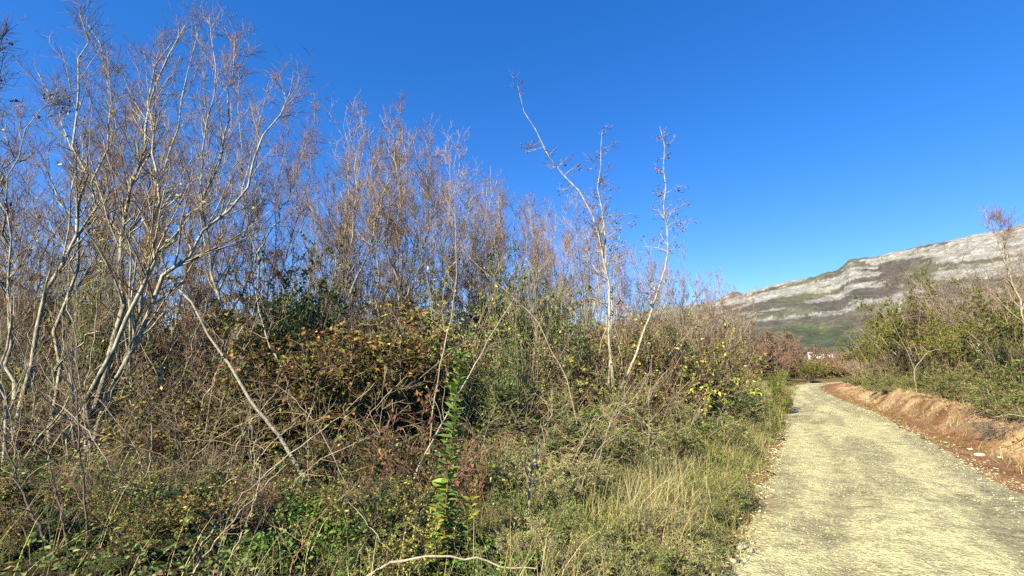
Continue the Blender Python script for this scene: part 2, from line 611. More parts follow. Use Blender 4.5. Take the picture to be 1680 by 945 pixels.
def road_c(S, T, x, y):
    pale = np.array((0.53, 0.49, 0.265)); worn = np.array((0.29, 0.265, 0.145)); grey = np.array((0.28, 0.265, 0.16))
    a = fbm(S * 0.35, T * 1.6, 21, 5)[..., None]
    tr = np.exp(-((T - 0.75 + 0.12 * np.sin(S * 0.5)) / 0.20) ** 2) + np.exp(-((T + 0.62 + 0.12 * np.sin(S * 0.5)) / 0.22) ** 2)
    rut = (tr * smooth(0.38, 0.55, fbm(S * 0.5, T * 2.5 + 4, 55, 4)))[..., None]
    w = np.clip(0.75 * smooth(0.50, 0.62, a) + 0.75 * rut, 0, 1)
    c = pale * (1 - w) + worn * w
    r = (smooth(0.75, 1.15, T) * smooth(1.6, 1.25, T) * smooth(0.32, 0.55, fbm(S * 0.18, T * 0.4, 66, 3)))[..., None] * 0.85
    c = c * (1 - r) + grey * r
    e = (np.maximum(smooth(-1.2, -1.65, T), smooth(1.25, 1.65, T)) * smooth(0.38, 0.58, fbm(x * 2.5, y * 2.5, 88, 4)))[..., None]
    return c * (1 - e) + np.array((0.33, 0.17, 0.085)) * e


structure('gravel_road', strip_mesh('gravel_road', 0.8, RS[-1] - 1.2, 0.12, edge_l, edge_r, 42, road_z, road_c, M_GRAVEL))


def verge_z(S, T, x, y):
    rough = (fbm(x * 3, y * 3, 13, 4) - 0.5) * 0.16 * smooth(1.5, 2.2, np.abs(T)) + (np.abs(fbm(x * 6, y * 6, 14, 4, 0.65) - 0.5) * 0.34 - 0.04) * smooth(2.0, 2.6, T) * smooth(4.6, 3.6, T)
    end = np.maximum(smooth(-2.45, -2.75, T), smooth(5.6, 6.1, T))
    gbump = (fbm(x * 0.7, y * 0.7, 31, 3) - 0.5) * 0.22 * smooth(1.6, 3.2, np.abs(T))
    return base_z(x, y) + (prof(S, T) + gbump) * smooth(140, 70, np.hypot(x, y)) + rough * (1 - end) + 0.004 - 0.10 * end


def verge_c(S, T, x, y):
    g = fbm(x * 1.2, y * 1.2, 61, 4)[..., None]
    soil = RED * (0.75 + 0.5 * g)
    soil = soil * (1 - 0.5 * smooth(0.5, 0.75, g)) + np.array((0.36, 0.22, 0.115)) * 0.5 * smooth(0.5, 0.75, g)
    face = (smooth(2.2, 2.7, T) * smooth(0.25, 0.5, g[..., 0]))[..., None]
    soil = soil * (1 - face) + np.array((0.46, 0.315, 0.175)) * (0.55 + 0.9 * g) * face
    k = np.maximum(smooth(-1.9, -2.3, T + 0.6 * (g[..., 0] - 0.5)), smooth(4.1, 4.6, T + 1.0 * (g[..., 0] - 0.5)))[..., None]
    return soil * (1 - k) + MOSS * k


structure('verge', strip_mesh('verge', 0.8, RS[-1] - 1.2, 0.14, lambda s: s * 0 - 2.85, lambda s: -hw(s) + 0.12, 20, verge_z, verge_c, M_SOIL))
structure('earth_bank', strip_mesh('earth_bank', 0.8, RS[-1] - 1.2, 0.13, lambda s: hw(s) - 0.15, lambda s: s * 0 + 6.2, 60, verge_z, verge_c, M_SOIL))

# ------------------------------------------------------------------ mountain and far hill
SKY = np.array([(1010, 520), (1080, 505), (1150, 497), (1200, 488), (1235, 475), (1265, 465), (1300, 457), (1340, 449), (1372, 440), (1394, 424),
                (1440, 418), (1470, 411), (1500, 405), (1540, 396), (1590, 386), (1640, 377), (1680, 367), (1780, 345), (1950, 318), (2200, 310)], float)


def mountain():
    th0, th1 = math.atan(170 / 770.), math.radians(68)
    nu, nv = 480, 200
    th = np.linspace(th0, th1, nu)
    rx = np.array([ray(a, b)[0] for a, b in SKY]); rzz = np.array([ray(a, b)[2] for a, b in SKY])
    az = np.arctan(rx); el = rzz / np.hypot(rx, 1)
    e = np.interp(th, az, el)
    e = e + (fbm(th * 120, th * 0, 4, 4) - 0.5) * 0.005
    Dr = 2500 + 300 * np.sin(th * 5)
    H = Dr * e + 1.6
    v = np.linspace(0, 1.3, nv)
    TH, Vv = np.meshgrid(th, v, indexing='ij')
    D0 = 640.0
    warp = (fbm(TH * 9, Vv * 2.2, 15, 5) - 0.5)
    R = D0 + (Dr[:, None] - D0) * Vv
    w = np.clip(Vv, 0, 1)
    x = R * np.sin(TH); y = R * np.cos(TH)
    # a long foot slope, then benches of uneven height where cliffs alternate with ledges
    k = 9.0
    ph = (w + 0.10 * warp) * k + 0.25
    keep = smooth(0.35, 0.6, fbm(TH * 12, w * 7, 71, 3))
    step = (np.floor(ph) + smooth(0.25, 0.9, ph - np.floor(ph))) / k
    hh = np.clip(w + (step - ph / k) * 0.55 * keep * smooth(0.3, 0.5, w), 0, 1) ** 1.55
    z = H[:, None] * hh * np.where(Vv > 1, 1 - (Vv - 1) * 0.9, 1)
    z = z + (fbm(x / 70, y / 70, 23, 5) - 0.5) * 34 * smooth(0.05, 0.3, w) * smooth(1.0, 0.93, w)
    z = z + (fbm(x / 420, y / 420, 29, 3) - 0.5) * 110 * smooth(0.1, 0.4, w) * smooth(1.0, 0.8, w)
    z = z - 8 * (1 - smooth(0, 0.05, w)) - 1.5
    # what covers it: limestone, scrub, woodland
    rock = np.array((0.34, 0.335, 0.31)); rock2 = np.array((0.20, 0.195, 0.165)); scrub = np.array((0.085, 0.074, 0.062)); olive = np.array((0.105, 0.105, 0.062))
    wood = np.array((0.045, 0.062, 0.030)); wood2 = np.array((0.095, 0.10, 0.045))
    fr = np.clip((z / R) / e[:, None], 0, 1.1)
    pxh = z / R * 770
    fw = fr + 0.07 * warp
    str_ = fbm(TH * 10, fw * 17, 33, 7, 0.66); pat = fbm(x / 90, y / 40 + z / 30, 37, 5, 0.6); big = fbm(TH * 9 + 3, fw * 6, 39, 3)
    band = np.exp(-((fw - 0.77) / 0.022) ** 2) + 0.9 * np.exp(-((fw - 0.615) / 0.026) ** 2) + 0.8 * np.exp(-((fw - 0.50) / 0.03) ** 2)
    rk = smooth(0.470, 0.515, str_ - 0.13 * band + 0.20 * (fr - 0.55) + 0.14 * (pat - 0.5))
    rk = rk * smooth(46, 66, pxh + 40 * (big - 0.5)) * (0.6 + 0.4 * smooth(0.36, 0.5, pat))
    pk = smooth(0.45, 0.6, pat)
    cr = rock * (1 - 0.6 * pk[..., None]) + rock2 * 0.6 * pk[..., None]
    sb = smooth(0.4, 0.65, big)[..., None]
    cs = scrub * (1 - sb) + olive * sb
    wd = smooth(56, 36, pxh + 34 * (big - 0.5))[..., None]
    wm = smooth(0.42, 0.6, fbm(x / 35, y / 35, 91, 4))[..., None]
    cs = cs * (1 - wd) + (wood * (1 - wm) + wood2 * wm) * wd
    c = cs * (1 - rk[..., None]) + cr * rk[..., None]
    return mesh_of('mountain', np.stack([x, y, z], -1).reshape(-1, 3), grid_faces(nu, nv), M_MOUNT, c.reshape(-1, 3), True)


structure('mountain', mountain())


def far_hill():
    nu, nv = 120, 40
    th = np.linspace(math.atan(-500 / 770.), math.atan(480 / 770.), nu)
    pts = np.array([(340, 575), (700, 560), (1000, 530), (1100, 512), (1160, 498), (1185, 487), (1205, 477), (1222, 481), (1240, 486), (1320, 500)], float)
    rx = np.array([ray(a, b)[0] for a, b in pts]); rzz = np.array([ray(a, b)[2] for a, b in pts])
    e = np.interp(th, np.arctan(rx), rzz / np.hypot(rx, 1)) + (fbm(th * 120, th * 0, 8, 4) - .5) * 0.006
    v = np.linspace(0, 1.25, nv)
    TH, Vv = np.meshgrid(th, v, indexing='ij')
    R = 2600 + 1500 * Vv
    z = (4100 * e)[:, None] * np.clip(Vv, 0, 1) ** 1.2 * np.where(Vv > 1, 1 - (Vv - 1) * 1.5, 1) + (fbm(TH * 60, Vv * 8, 5, 4) - .5) * 70 * smooth(1, .85, Vv) * smooth(0, .2, Vv)
    k = smooth(0.5, 0.62, fbm(TH * 70, Vv * 20, 6, 4))[..., None]
    c = np.array((0.16, 0.115, 0.095)) * (1 - k) + np.array((0.40, 0.37, 0.33)) * k
    return mesh_of('hill', np.stack([R * np.sin(TH), R * np.cos(TH), z], -1).reshape(-1, 3), grid_faces(nu, nv), M_MOUNT, c.reshape(-1, 3), True)


structure('hill', far_hill())

# far houses in the valley
M_WALL = mat_bark('render', (0.70, 0.67, 0.62), (0.80, 0.78, 0.74), (0.74, 0.71, 0.66), 0.6)
M_ROOF = mat_bark('roof_tiles', (0.55, 0.48, 0.42), (0.68, 0.62, 0.56), (0.60, 0.52, 0.46), 1.2)
M_PANE = mat_bark('dark_pane', (0.03, 0.035, 0.04), (0.05, 0.055, 0.06), (0.04, 0.045, 0.05), 1)


def box(x0, x1, y0, y1, z0, z1):
    V = np.array([(x, y, z) for x in (x0, x1) for y in (y0, y1) for z in (z0, z1)], float)
    return V, CUBEQ


def house(px, py, D, w, h, dpt, label):
    p = at(px, py, D)
    t = thing('house', label, 'house', (p[0], p[1], p[2] - h), math.radians(-25), 'houses at the foot of the mountain')
    g = Geo(); V, Q = box(-w / 2, w / 2, -dpt / 2, dpt / 2, -6, h); g.add(V, Q=Q); obj('wall', g.build('wall', M_WALL), t)
    g = Geo()
    V = np.array([(-w / 2 - .4, -dpt / 2 - .4, h), (w / 2 + .4, -dpt / 2 - .4, h), (w / 2 + .4, dpt / 2 + .4, h), (-w / 2 - .4, dpt / 2 + .4, h), (-w / 2 - .4, 0, h + 1.7), (w / 2 + .4, 0, h + 1.7)], float)
    g.add(V, T=np.array([(0, 4, 3), (1, 2, 5)]), Q=np.array([(0, 1, 5, 4), (2, 3, 4, 5), (0, 3, 2, 1)])); obj('roof', g.build('roof', M_ROOF), t)
    for k in np.linspace(-w / 2 + 1.5, w / 2 - 1.5, max(2, int(w / 3))):
        g = Geo(); V, Q = box(k - .55, k + .55, -dpt / 2 - .06, -dpt / 2 + .02, h - 2.3, h - 0.9); g.add(V, Q=Q); obj('window', g.build('window', M_PANE), t)


house(1331, 580, 620, 8, 6, 7, 'tall white house, the brightest at the foot of the mountain')
house(1358, 583, 640, 15, 3.4, 7, 'long low white house right of the tall white one, under the mountain')
house(1344, 587, 560, 6, 3.0, 5, 'small white house low between the other white houses in the valley')
house(1312, 583, 640, 7, 3.0, 6, 'small pale house left of the tall white one, half behind bare trees')

# ------------------------------------------------------------------ plants: builders
TW_BROWN = [(3, (0.178, 0.107, 0.064)), (3, (0.24, 0.152, 0.089)), (2, (0.324, 0.228, 0.136)), (1, (0.125, 0.076, 0.047))]
TW_GREY = [(3, (0.253, 0.194, 0.113)), (3, (0.334, 0.263, 0.153)), (1, (0.182, 0.129, 0.077)), (1, (0.415, 0.342, 0.212))]
TW_RED = [(3, (0.22, 0.11, 0.073)), (3, (0.27, 0.155, 0.10)), (1, (0.16, 0.085, 0.06))]


def polyline(pts, n, rg, wob=0.032):
    P = np.asarray(pts, float)
    Q = catmull(P, 6) if len(P) > 2 else P
    s = np.concatenate([[0], np.cumsum(np.linalg.norm(np.diff(Q, axis=0), axis=1))])
    t = np.linspace(0, s[-1], n)
    out = np.stack([np.interp(t, s, Q[:, i]) for i in range(3)], 1)
    w = rg.normal(0, wob, (n, 3)); w[0] = 0
    return out + w


def tree_parts(stems, radii, rg, nb=26, lb=0.9, nt2=6, lt2=0.42, nt3=3, lt3=0.17, start=0.30, spread=(18, 48), pal=TW_BROWN, up=0.12, kids=None,
               bark=None, leaves=None, cones=0, r_twig=0.0032, tip=0.16):
    """meshes of a bare tree: each stem, its branches, its twigs, and leaves or cones that still hang"""
    parts = []
    n = 16
    P = np.stack([polyline(s, n, rg) for s in stems])
    R = np.stack([taper(r * 0.58, n, tip, 0.8)[0] for r in radii])
    for i in range(len(stems)):
        Rk = R[i] * (1 + rg.normal(0, 0.05, n)); Rk[0] *= 1.25
        V, Q = tubes(P[i][None], Rk[None], 8)
        g = Geo(); g.add(V, Q=Q)
        parts.append(('trunk', g.build('trunk', bark or M_BARK, True), None))
    Ls = np.linalg.norm(P[:, -1] - P[:, 0], axis=1)
    p, d, r, t, k = spawn(P, R, nb, start, 0.99, spread[0], spread[1], rg)
    L = lb * (0.35 + 0.85 * (1 - t)) * (0.5 + rg.random(len(p))) * (Ls[k] / 5.0) ** 0.5
    B = grow(p, d, L, 7, 0.10, up, rg)
    RB = taper(np.clip(r * 0.55, r_twig * 1.3, 0.02), 7, 0.35)
    g = Geo(); V, Q = tubes(B, RB, 5); g.add(V, Q=Q)
    p, d, r, t, k = spawn(B, RB, nt2, 0.12, 1.0, 18, 55 if up > 0.05 else 75, rg)
    L2 = lt2 * (0.4 + rg.random(len(p))) * np.clip(L[k] / max(lb, 1e-3), 0.45, 1.3)
    B2 = grow(p, d, L2, 5, 0.15, up * 0.9, rg)
    R2 = taper(np.clip(r * 0.75, r_twig, 0.009), 5, 0.5)
    parts.append(('crown', g.build('crown', bark or M_BARK, True), 'stuff'))
    g = Geo()
    V, Q = tubes(B2, R2, 3); c = pick(pal, len(B2), rg); g.add(V, Q=Q, C=np.repeat(c, 15, 0))
    p, d, r, t, k = spawn(B2, R2, nt3, 0.1, 1.0, 20, 60, rg)
    L3 = lt3 * (0.4 + rg.random(len(p)))
    B3 = grow(p, d, L3, 3, 0.16, up, rg)
    R3 = taper(np.full(len(p), r_twig * 0.72), 3, 0.6)
    V, Q = tubes(B3, R3, 3); c = pick(pal, len(B3), rg); g.add(V, Q=Q, C=np.repeat(c, 9, 0))
    parts.append(('twigs', g.build('twigs', M_TWIG), 'stuff'))
    if leaves:
        cnt, palL, size, zone = leaves
        p, d, r, t, k = spawn(B3, R3, 1, 0.5, 1.0, 20, 80, rg)
        zz = p[:, 2] / max(P[:, :, 2].max(), 0.1)
        ok = np.where((zz > zone[0]) & (zz < zone[1]))[0]
        ok = rg.choice(ok, min(cnt, len(ok)), replace=False)
        V, T = leaf_quads(p[ok], d[ok], size * (0.6 + 0.7 * rg.random(len(ok))), size * 0.6, rg, droop=0.5)
        g = Geo(); g.add(V, T=T, C=np.repeat(pick(palL, len(ok), rg), 4, 0))
        parts.append(('leaves', g.build('leaves', M_LEAF), 'stuff'))
    if cones:
        e = B2[:, -1]; ok = np.where(e[:, 2] > P[:, :, 2].max() * 0.42)[0]
        ok = rg.choice(ok, min(cones, len(ok)), replace=False)
        cp = np.repeat(e[ok], rg.integers(1, 8, len(ok)), 0); cp = cp + rg.normal(0, 0.034, cp.shape) - np.array([0, 0, 0.015])
        V, Q = stones(cp, 0.006 + 0.009 * rg.random(len(cp)), rg, 1.3)
        g = Geo(); g.add(V, Q=Q, C=np.repeat(pick([(3, (0.07, 0.045, 0.035)), (2, (0.16, 0.085, 0.05)), (1, (0.25, 0.13, 0.06))], len(cp), rg), 8, 0))
        parts.append(('cones', g.build('cones', M_TWIG), 'stuff'))
    return parts


def place(name, label, cat, parts, loc, rz=0.0, sc=1.0, group=None):
    t = thing(name, label, cat, loc, rz, group, sc)
    crown = None
    for pn, me, kd in parts:
        o = obj(pn, me, crown if crown is not None and pn in ('twigs', 'leaves', 'cones') else t)
        if pn == 'crown':
            crown = o
        if kd:
            o['kind'] = kd
    return t


def hero(name, label, cat, traces, radii, seed, group=None, **kw):
    """a tree whose stems follow what the photograph shows: traces = [[(px, py, D), ...], ...]"""
    rg = np.random.default_rng(seed)
    stems = [np.array([at(*q) for q in tr]) for tr in traces]
    b = stems[0][0].copy(); b[2] = gz(b[0], b[1])
    out = []
    for s in stems:
        s = s - b
        out.append(s)
    if out[0][0, 2] > 0.05:
        out[0] = np.vstack([[0, 0, -0.08], out[0]])
    else:
        out[0][0] = (0, 0, -0.08)
    return place(name, label, cat, tree_parts(out, radii, rg, **kw), tuple(b), group=group)


def shrub_parts(rg, ns=22, h=1.6, r=0.012, spread=0.55, nb=9, lb=0.55, nt=6, lt=0.2, pal=TW_BROWN, up=0.05, bark=None, leaf=None, wander=0.12, base=0.18,
                flower=None, r_twig=0.0035):
    """meshes of a shrub: stems from one stool, twigs, leaves"""
    az = rg.random(ns) * 6.283
    rad = spread * np.sqrt(rg.random(ns))
    p = np.stack([np.cos(az) * base * rad, np.sin(az) * base * rad, np.full(ns, -0.05)], 1)
    d = np.stack([np.cos(az) * rad, np.sin(az) * rad, np.ones(ns)], 1)
    L = h * (0.55 + 0.55 * rg.random(ns))
    P = grow(p, d, L, 9, wander, up, rg)
    R = taper(r * (0.6 + 0.6 * rg.random(ns)), 9, 0.3)
    parts = []
    g = Geo(); V, Q = tubes(P, R, 5); g.add(V, Q=Q)
    parts.append(('stems', g.build('stems', bark or M_BARK2, True), 'stuff'))
    p, d, rr, t, k = spawn(P, R, nb, 0.15, 1.0, 25, 70, rg)
    B = grow(p, d, lb * (0.35 + 0.85 * rg.random(len(p))), 5, 0.2, up, rg)
    RB = taper(np.clip(rr * 0.6, r_twig, 0.008), 5, 0.45)
    g = Geo(); V, Q = tubes(B, RB, 3); g.add(V, Q=Q, C=np.repeat(pick(pal, len(B), rg), 15, 0))
    p, d, rr, t, k = spawn(B, RB, nt, 0.1, 1.0, 25, 75, rg)
    B3 = grow(p, d, lt * (0.4 + rg.random(len(p))), 3, 0.25, up, rg)
    R3 = taper(np.full(len(p), r_twig * 0.7), 3, 0.6)
    V, Q = tubes(B3, R3, 3); g.add(V, Q=Q, C=np.repeat(pick(pal, len(B3), rg), 9, 0))
    parts.append(('twigs', g.build('twigs', M_TWIG), 'stuff'))
    if leaf:
        cnt, palL, size, asp, mat, zlo = leaf
        p, d, rr, t, k = spawn(B3, R3, max(1, int(math.ceil(cnt / max(1, len(B3)) * 2.2))), 0.2, 1.0, 20, 85, rg)
        ok = np.where(p[:, 2] > zlo * h)[0]
        wt = 0.06 + smooth(0.40, 0.62, fbm(p[ok, 0] * 2.1 + p[ok, 2] * 1.9 + 40, p[ok, 1] * 2.1 - p[ok, 2] * 1.3 + 40, int(cnt) % 97, 3))
        ok = rg.choice(ok, min(cnt, len(ok)), replace=False, p=wt / wt.sum())
        sz = size * (0.55 + 0.8 * rg.random(len(ok)))
        V, T = leaf_quads(p[ok], d[ok], sz, sz * asp, rg, droop=0.25)
        g = Geo(); g.add(V, T=T, C=np.repeat(pick(palL, len(ok), rg, 0.25), 4, 0))
        parts.append(('leaves', g.build('leaves', mat), 'stuff'))
    return parts


# palettes of leaves
AUTUMN = [(3.4, (0.307, 0.165, 0.065)), (2.2, (0.389, 0.236, 0.083)), (5, (0.201, 0.201, 0.047)), (4, (0.142, 0.183, 0.041)), (1.2, (0.496, 0.401, 0.083)), (2, (0.189, 0.1, 0.047)), (0.7, (0.425, 0.13, 0.065))]
RUSSET = [(3, (0.34, 0.12, 0.07)), (3, (0.30, 0.15, 0.08)), (2, (0.40, 0.20, 0.11)), (1, (0.16, 0.15, 0.045))]
DARKGREEN = [(4, (0.04, 0.075, 0.02)), (3, (0.06, 0.105, 0.028)), (2, (0.09, 0.145, 0.035)), (0.8, (0.16, 0.20, 0.05))]
MIDGREEN = [(3, (0.108, 0.18, 0.041)), (3, (0.15, 0.228, 0.054)), (1.5, (0.228, 0.288, 0.072)), (1, (0.072, 0.12, 0.03)), (0.7, (0.36, 0.36, 0.096))]
YELLOWG = [(3, (0.381, 0.381, 0.073)), (2, (0.28, 0.319, 0.062)), (1.5, (0.504, 0.459, 0.101)), (1, (0.179, 0.224, 0.05))]
OLIVE = [(3, (0.186, 0.198, 0.05)), (3, (0.252, 0.252, 0.066)), (2, (0.132, 0.144, 0.041)), (1.2, (0.348, 0.324, 0.096)), (1, (0.312, 0.216, 0.096))]
HEATH = [(3, (0.141, 0.166, 0.033)), (3, (0.199, 0.215, 0.041)), (1.5, (0.087, 0.112, 0.027)), (1, (0.257, 0.249, 0.062))]
BRIGHT = [(3, (0.241, 0.345, 0.046)), (2, (0.322, 0.425, 0.057)), (1.5, (0.138, 0.218, 0.039))]
PALEG = [(3, (0.288, 0.312, 0.108)), (3, (0.396, 0.396, 0.15)), (2, (0.192, 0.228, 0.072)), (1.5, (0.48, 0.444, 0.216))]
STRAW = [(3, (0.515, 0.426, 0.202)), (3, (0.414, 0.336, 0.157)), (2, (0.6, 0.538, 0.291)), (1, (0.302, 0.224, 0.112))]
GRASSY = [(3, (0.228, 0.258, 0.06)), (3, (0.324, 0.336, 0.084)), (2, (0.432, 0.396, 0.132)), (2, (0.144, 0.198, 0.043))]

R_ = np.random.default_rng

# ------------------------------------------------------------------ the leafless trees traced one by one
HG = 'bare pale-barked trees at the left'
LEAFY_TOP = (260, YELLOWG, 0.05, (0.35, 0.62))

hero('bare_tree', 'forked pale tree at far left, its right arm sweeping up in an S curve', 'bare tree',
     [[(12, 790, 6.0), (24, 700, 6.0), (25, 655, 6.0), (40, 635, 6.0), (52, 605, 6.0), (57, 575, 6.0), (72, 530, 6.05), (85, 470, 6.1), (106, 440, 6.1), (120, 395, 6.2), (134, 300, 6.3), (126, 160, 6.4), (142, 22, 6.5)],
      [(25, 655, 6.0), (14, 630, 6.0), (12, 585, 6.0), (17, 550, 6.0), (13, 480, 5.9), (18, 400, 5.9), (8, 300, 5.8), (22, 200, 5.8)]],
     [0.062, 0.045], 101, HG, nb=24, lb=1.0, leaves=(160, YELLOWG, 0.05, (0.3, 0.7)))
hero('bare_tree', 'slim pale tree rising upright just right of the far-left forked tree', 'bare tree',
     [[(82, 810, 6.4), (86, 700, 6.4), (88, 640, 6.4), (85, 600, 6.4), (86, 560, 6.4), (98, 525, 6.4), (118, 450, 6.5), (128, 400, 6.5), (150, 330, 6.6), (165, 260, 6.6), (182, 150, 6.7), (168, 80, 6.7), (150, 38, 6.7)],
      [(90, 615, 6.4), (106, 592, 6.3), (135, 560, 6.2), (180, 525, 6.1), (225, 470, 6.0), (260, 400, 6.0)]],
     [0.052, 0.026], 102, HG, nb=24, lb=0.95, leaves=(220, YELLOWG, 0.055, (0.4, 0.75)))
hero('bare_tree', 'stout pale twin-trunked tree leaning right, thickest trunks at the left', 'bare tree',
     [[(98, 835, 5.8), (140, 745, 5.8), (152, 700, 5.8), (168, 640, 5.8), (186, 560, 5.85), (195, 500, 5.9), (198, 430, 6.0), (205, 340, 6.1), (236, 240, 6.2), (255, 130, 6.3), (300, 45, 6.4)],
      [(105, 820, 5.8), (160, 705, 5.7), (185, 640, 5.7), (206, 580, 5.7), (262, 475, 5.75), (300, 430, 5.8), (345, 365, 5.9), (395, 320, 6.0), (430, 240, 6.1), (478, 150, 6.2)],
      [(150, 700, 5.8), (160, 640, 5.6), (188, 585, 5.5), (196, 540, 5.5), (240, 440, 5.5), (250, 350, 5.6), (255, 250, 5.7), (246, 190, 5.8), (250, 120, 5.9), (278, 70, 6.0)]],
     [0.078, 0.072, 0.055], 103, HG, nb=27, lb=1.05, leaves=(240, YELLOWG, 0.05, (0.35, 0.7)))
hero('leaning_tree', 'long straight grey pole of a tree leaning left across the thicket', 'bare tree',
     [[(542, 838, 4.9), (505, 790, 5.0), (468, 742, 5.1), (420, 670, 5.25), (385, 618, 5.35), (350, 565, 5.5), (300, 490, 5.7), (262, 430, 5.9), (240, 385, 6.0), (213, 315, 6.1), (193, 240, 6.2), (180, 150, 6.3), (178, 80, 6.4)]],
     [0.037], 104, None, bark=M_GREYBARK, nb=28, lb=1.0, start=0.45)
hero('bare_tree', 'slender pale tree behind the long leaning pole, bending upright towards its top', 'bare tree',
     [[(480, 765, 7.0), (445, 690, 7.0), (412, 625, 7.0), (395, 590, 7.0), (378, 535, 7.0), (356, 450, 7.1), (340, 375, 7.1), (330, 300, 7.2), (338, 210, 7.2), (352, 120, 7.3), (347, 28, 7.4)]],
     [0.050], 105, HG, nb=33, lb=1.05, start=0.35)
hero('bare_tree', 'upright tree with close pale stems, its top among the highest near the left', 'bare tree',
     [[(232, 790, 7.4), (215, 660, 7.4), (222, 560, 7.4), (238, 440, 7.4), (250, 350, 7.5), (262, 300, 7.5), (286, 250, 7.5), (300, 160, 7.6), (312, 110, 7.6), (326, 42, 7.7)],
      [(222, 560, 7.4), (205, 470, 7.4), (196, 390, 7.5), (160, 300, 7.5), (120, 250, 7.6), (85, 160, 7.7), (60, 120, 7.7)],
      [(238, 440, 7.4), (290, 380, 7.4), (340, 320, 7.4), (365, 240, 7.4), (380, 130, 7.5), (388, 45, 7.6)]],
     [0.058, 0.045, 0.045], 106, HG, nb=25, lb=1.0, leaves=(180, YELLOWG, 0.05, (0.35, 0.6)))
hero('bare_tree', 'thin tree at the left border arching right with dark cones at its tip', 'bare tree',
     [[(2, 830, 5.2), (4, 640, 5.2), (12, 500, 5.2), (14, 350, 5.2), (22, 250, 5.2), (52, 198, 5.2), (82, 166, 5.2), (104, 150, 5.2)],
      [(14, 350, 5.2), (-10, 250, 5.2), (-20, 150, 5.3), (5, 60, 5.3)]],
     [0.032, 0.022], 107, HG, nb=17, lb=0.7, cones=26)
hero('bare_tree', 'thin pale tree at the right flank of the tall left group, leaning out right', 'bare tree',
     [[(520, 720, 8.2), (470, 610, 8.2), (440, 520, 8.2), (418, 430, 8.2), (402, 340, 8.2), (395, 260, 8.2), (392, 180, 8.3), (393, 105, 8.3)],
      [(418, 430, 8.2), (462, 350, 8.2), (488, 280, 8.2), (505, 230, 8.2)]],
     [0.045, 0.03], 108, HG, nb=25, lb=1.0, start=0.25)

CG = 'bare brown trees behind the russet-leaved bush'
hero('bare_tree', 'pale slim tree standing clear behind the autumn bush, with dark cones near its top', 'bare tree',
     [[(560, 680, 8.6), (568, 560, 8.6), (572, 470, 8.6), (574, 400, 8.6), (580, 330, 8.6), (588, 260, 8.6), (592, 182, 8.7)],
      [(575, 480, 8.6), (600, 425, 8.6), (615, 370, 8.6), (628, 318, 8.6), (650, 260, 8.7), (625, 190, 8.7)]],
     [0.042, 0.034], 111, CG, nb=31, lb=0.95, cones=24, start=0.2)
hero('bare_tree', 'tallest brown tree of the middle group, straight with a pointed top', 'bare tree',
     [[(664, 690, 9.2), (660, 560, 9.2), (658, 480, 9.2), (656, 420, 9.2), (656, 330, 9.2), (653, 240, 9.3), (657, 168, 9.3)],
      [(659, 500, 9.2), (690, 430, 9.2), (706, 340, 9.3), (702, 270, 9.3), (700, 226, 9.3)],
      [(658, 470, 9.2), (632, 400, 9.2), (640, 330, 9.2), (628, 260, 9.3)]],
     [0.05, 0.035, 0.035], 112, CG, nb=31, lb=0.95, bark=M_BARK2, start=0.2)
AG = 'slender alders with dark cones in the middle'
AK = dict(pal=TW_GREY, cones=110, nb=24, nt2=4, nt3=3, lt2=0.22, lt3=0.10, spread=(40, 85), up=0.02)
hero('alder_sapling', 'thin alder leaning far left over the scrub, cones along its bare tip', 'alder',
     [[(1006, 700, 9.0), (1004, 600, 9.0), (1000, 500, 9.0), (991, 425, 9.0), (976, 362, 9.0), (960, 326, 9.0), (930, 292, 9.0), (902, 256, 9.0), (872, 202, 9.0), (850, 146, 9.0)]],
     [0.068], 121, AG, lb=0.55, start=0.32, leaves=(70, RUSSET, 0.04, (0.4, 0.9)), tip=0.12, **AK)
hero('alder_sapling', 'thin straight alder close beside the left-leaning one, its tip upright', 'alder',
     [[(996, 702, 9.3), (999, 620, 9.3), (1001, 540, 9.3), (996, 430, 9.3), (987, 350, 9.3), (986, 280, 9.3), (990, 212, 9.3)]],
     [0.056], 122, AG, lb=0.75, start=0.35, leaves=(90, RUSSET, 0.04, (0.4, 0.9)), **AK)
hero('alder_sapling', 'thin alder whose bent base leans right and top stands alone against sky', 'alder',
     [[(1004, 690, 9.4), (1020, 635, 9.4), (1050, 560, 9.4), (1073, 495, 9.4), (1092, 430, 9.4), (1094, 350, 9.4), (1090, 280, 9.4), (1084, 206, 9.4)]],
     [0.060], 123, AG, lb=0.55, start=0.42, leaves=(30, YELLOWG, 0.04, (0.2, 0.5)), **AK)
hero('bare_tree', 'bare tree at the right border rising above the heath shrubs', 'bare tree',
     [[(1700, 640, 12.5), (1678, 520, 12.5), (1655, 450, 12.5), (1638, 400, 12.5), (1622, 368, 12.5), (1612, 345, 12.5)],
      [(1655, 450, 12.5), (1650, 410, 12.4), (1642, 372, 12.4), (1634, 342, 12.4)],
      [(1690, 580, 12.5), (1710, 480, 12.3), (1700, 400, 12.2)]],
     [0.06, 0.03, 0.05], 131, None, nb=18, lb=1.0, pal=TW_RED, start=0.3, nt2=7)

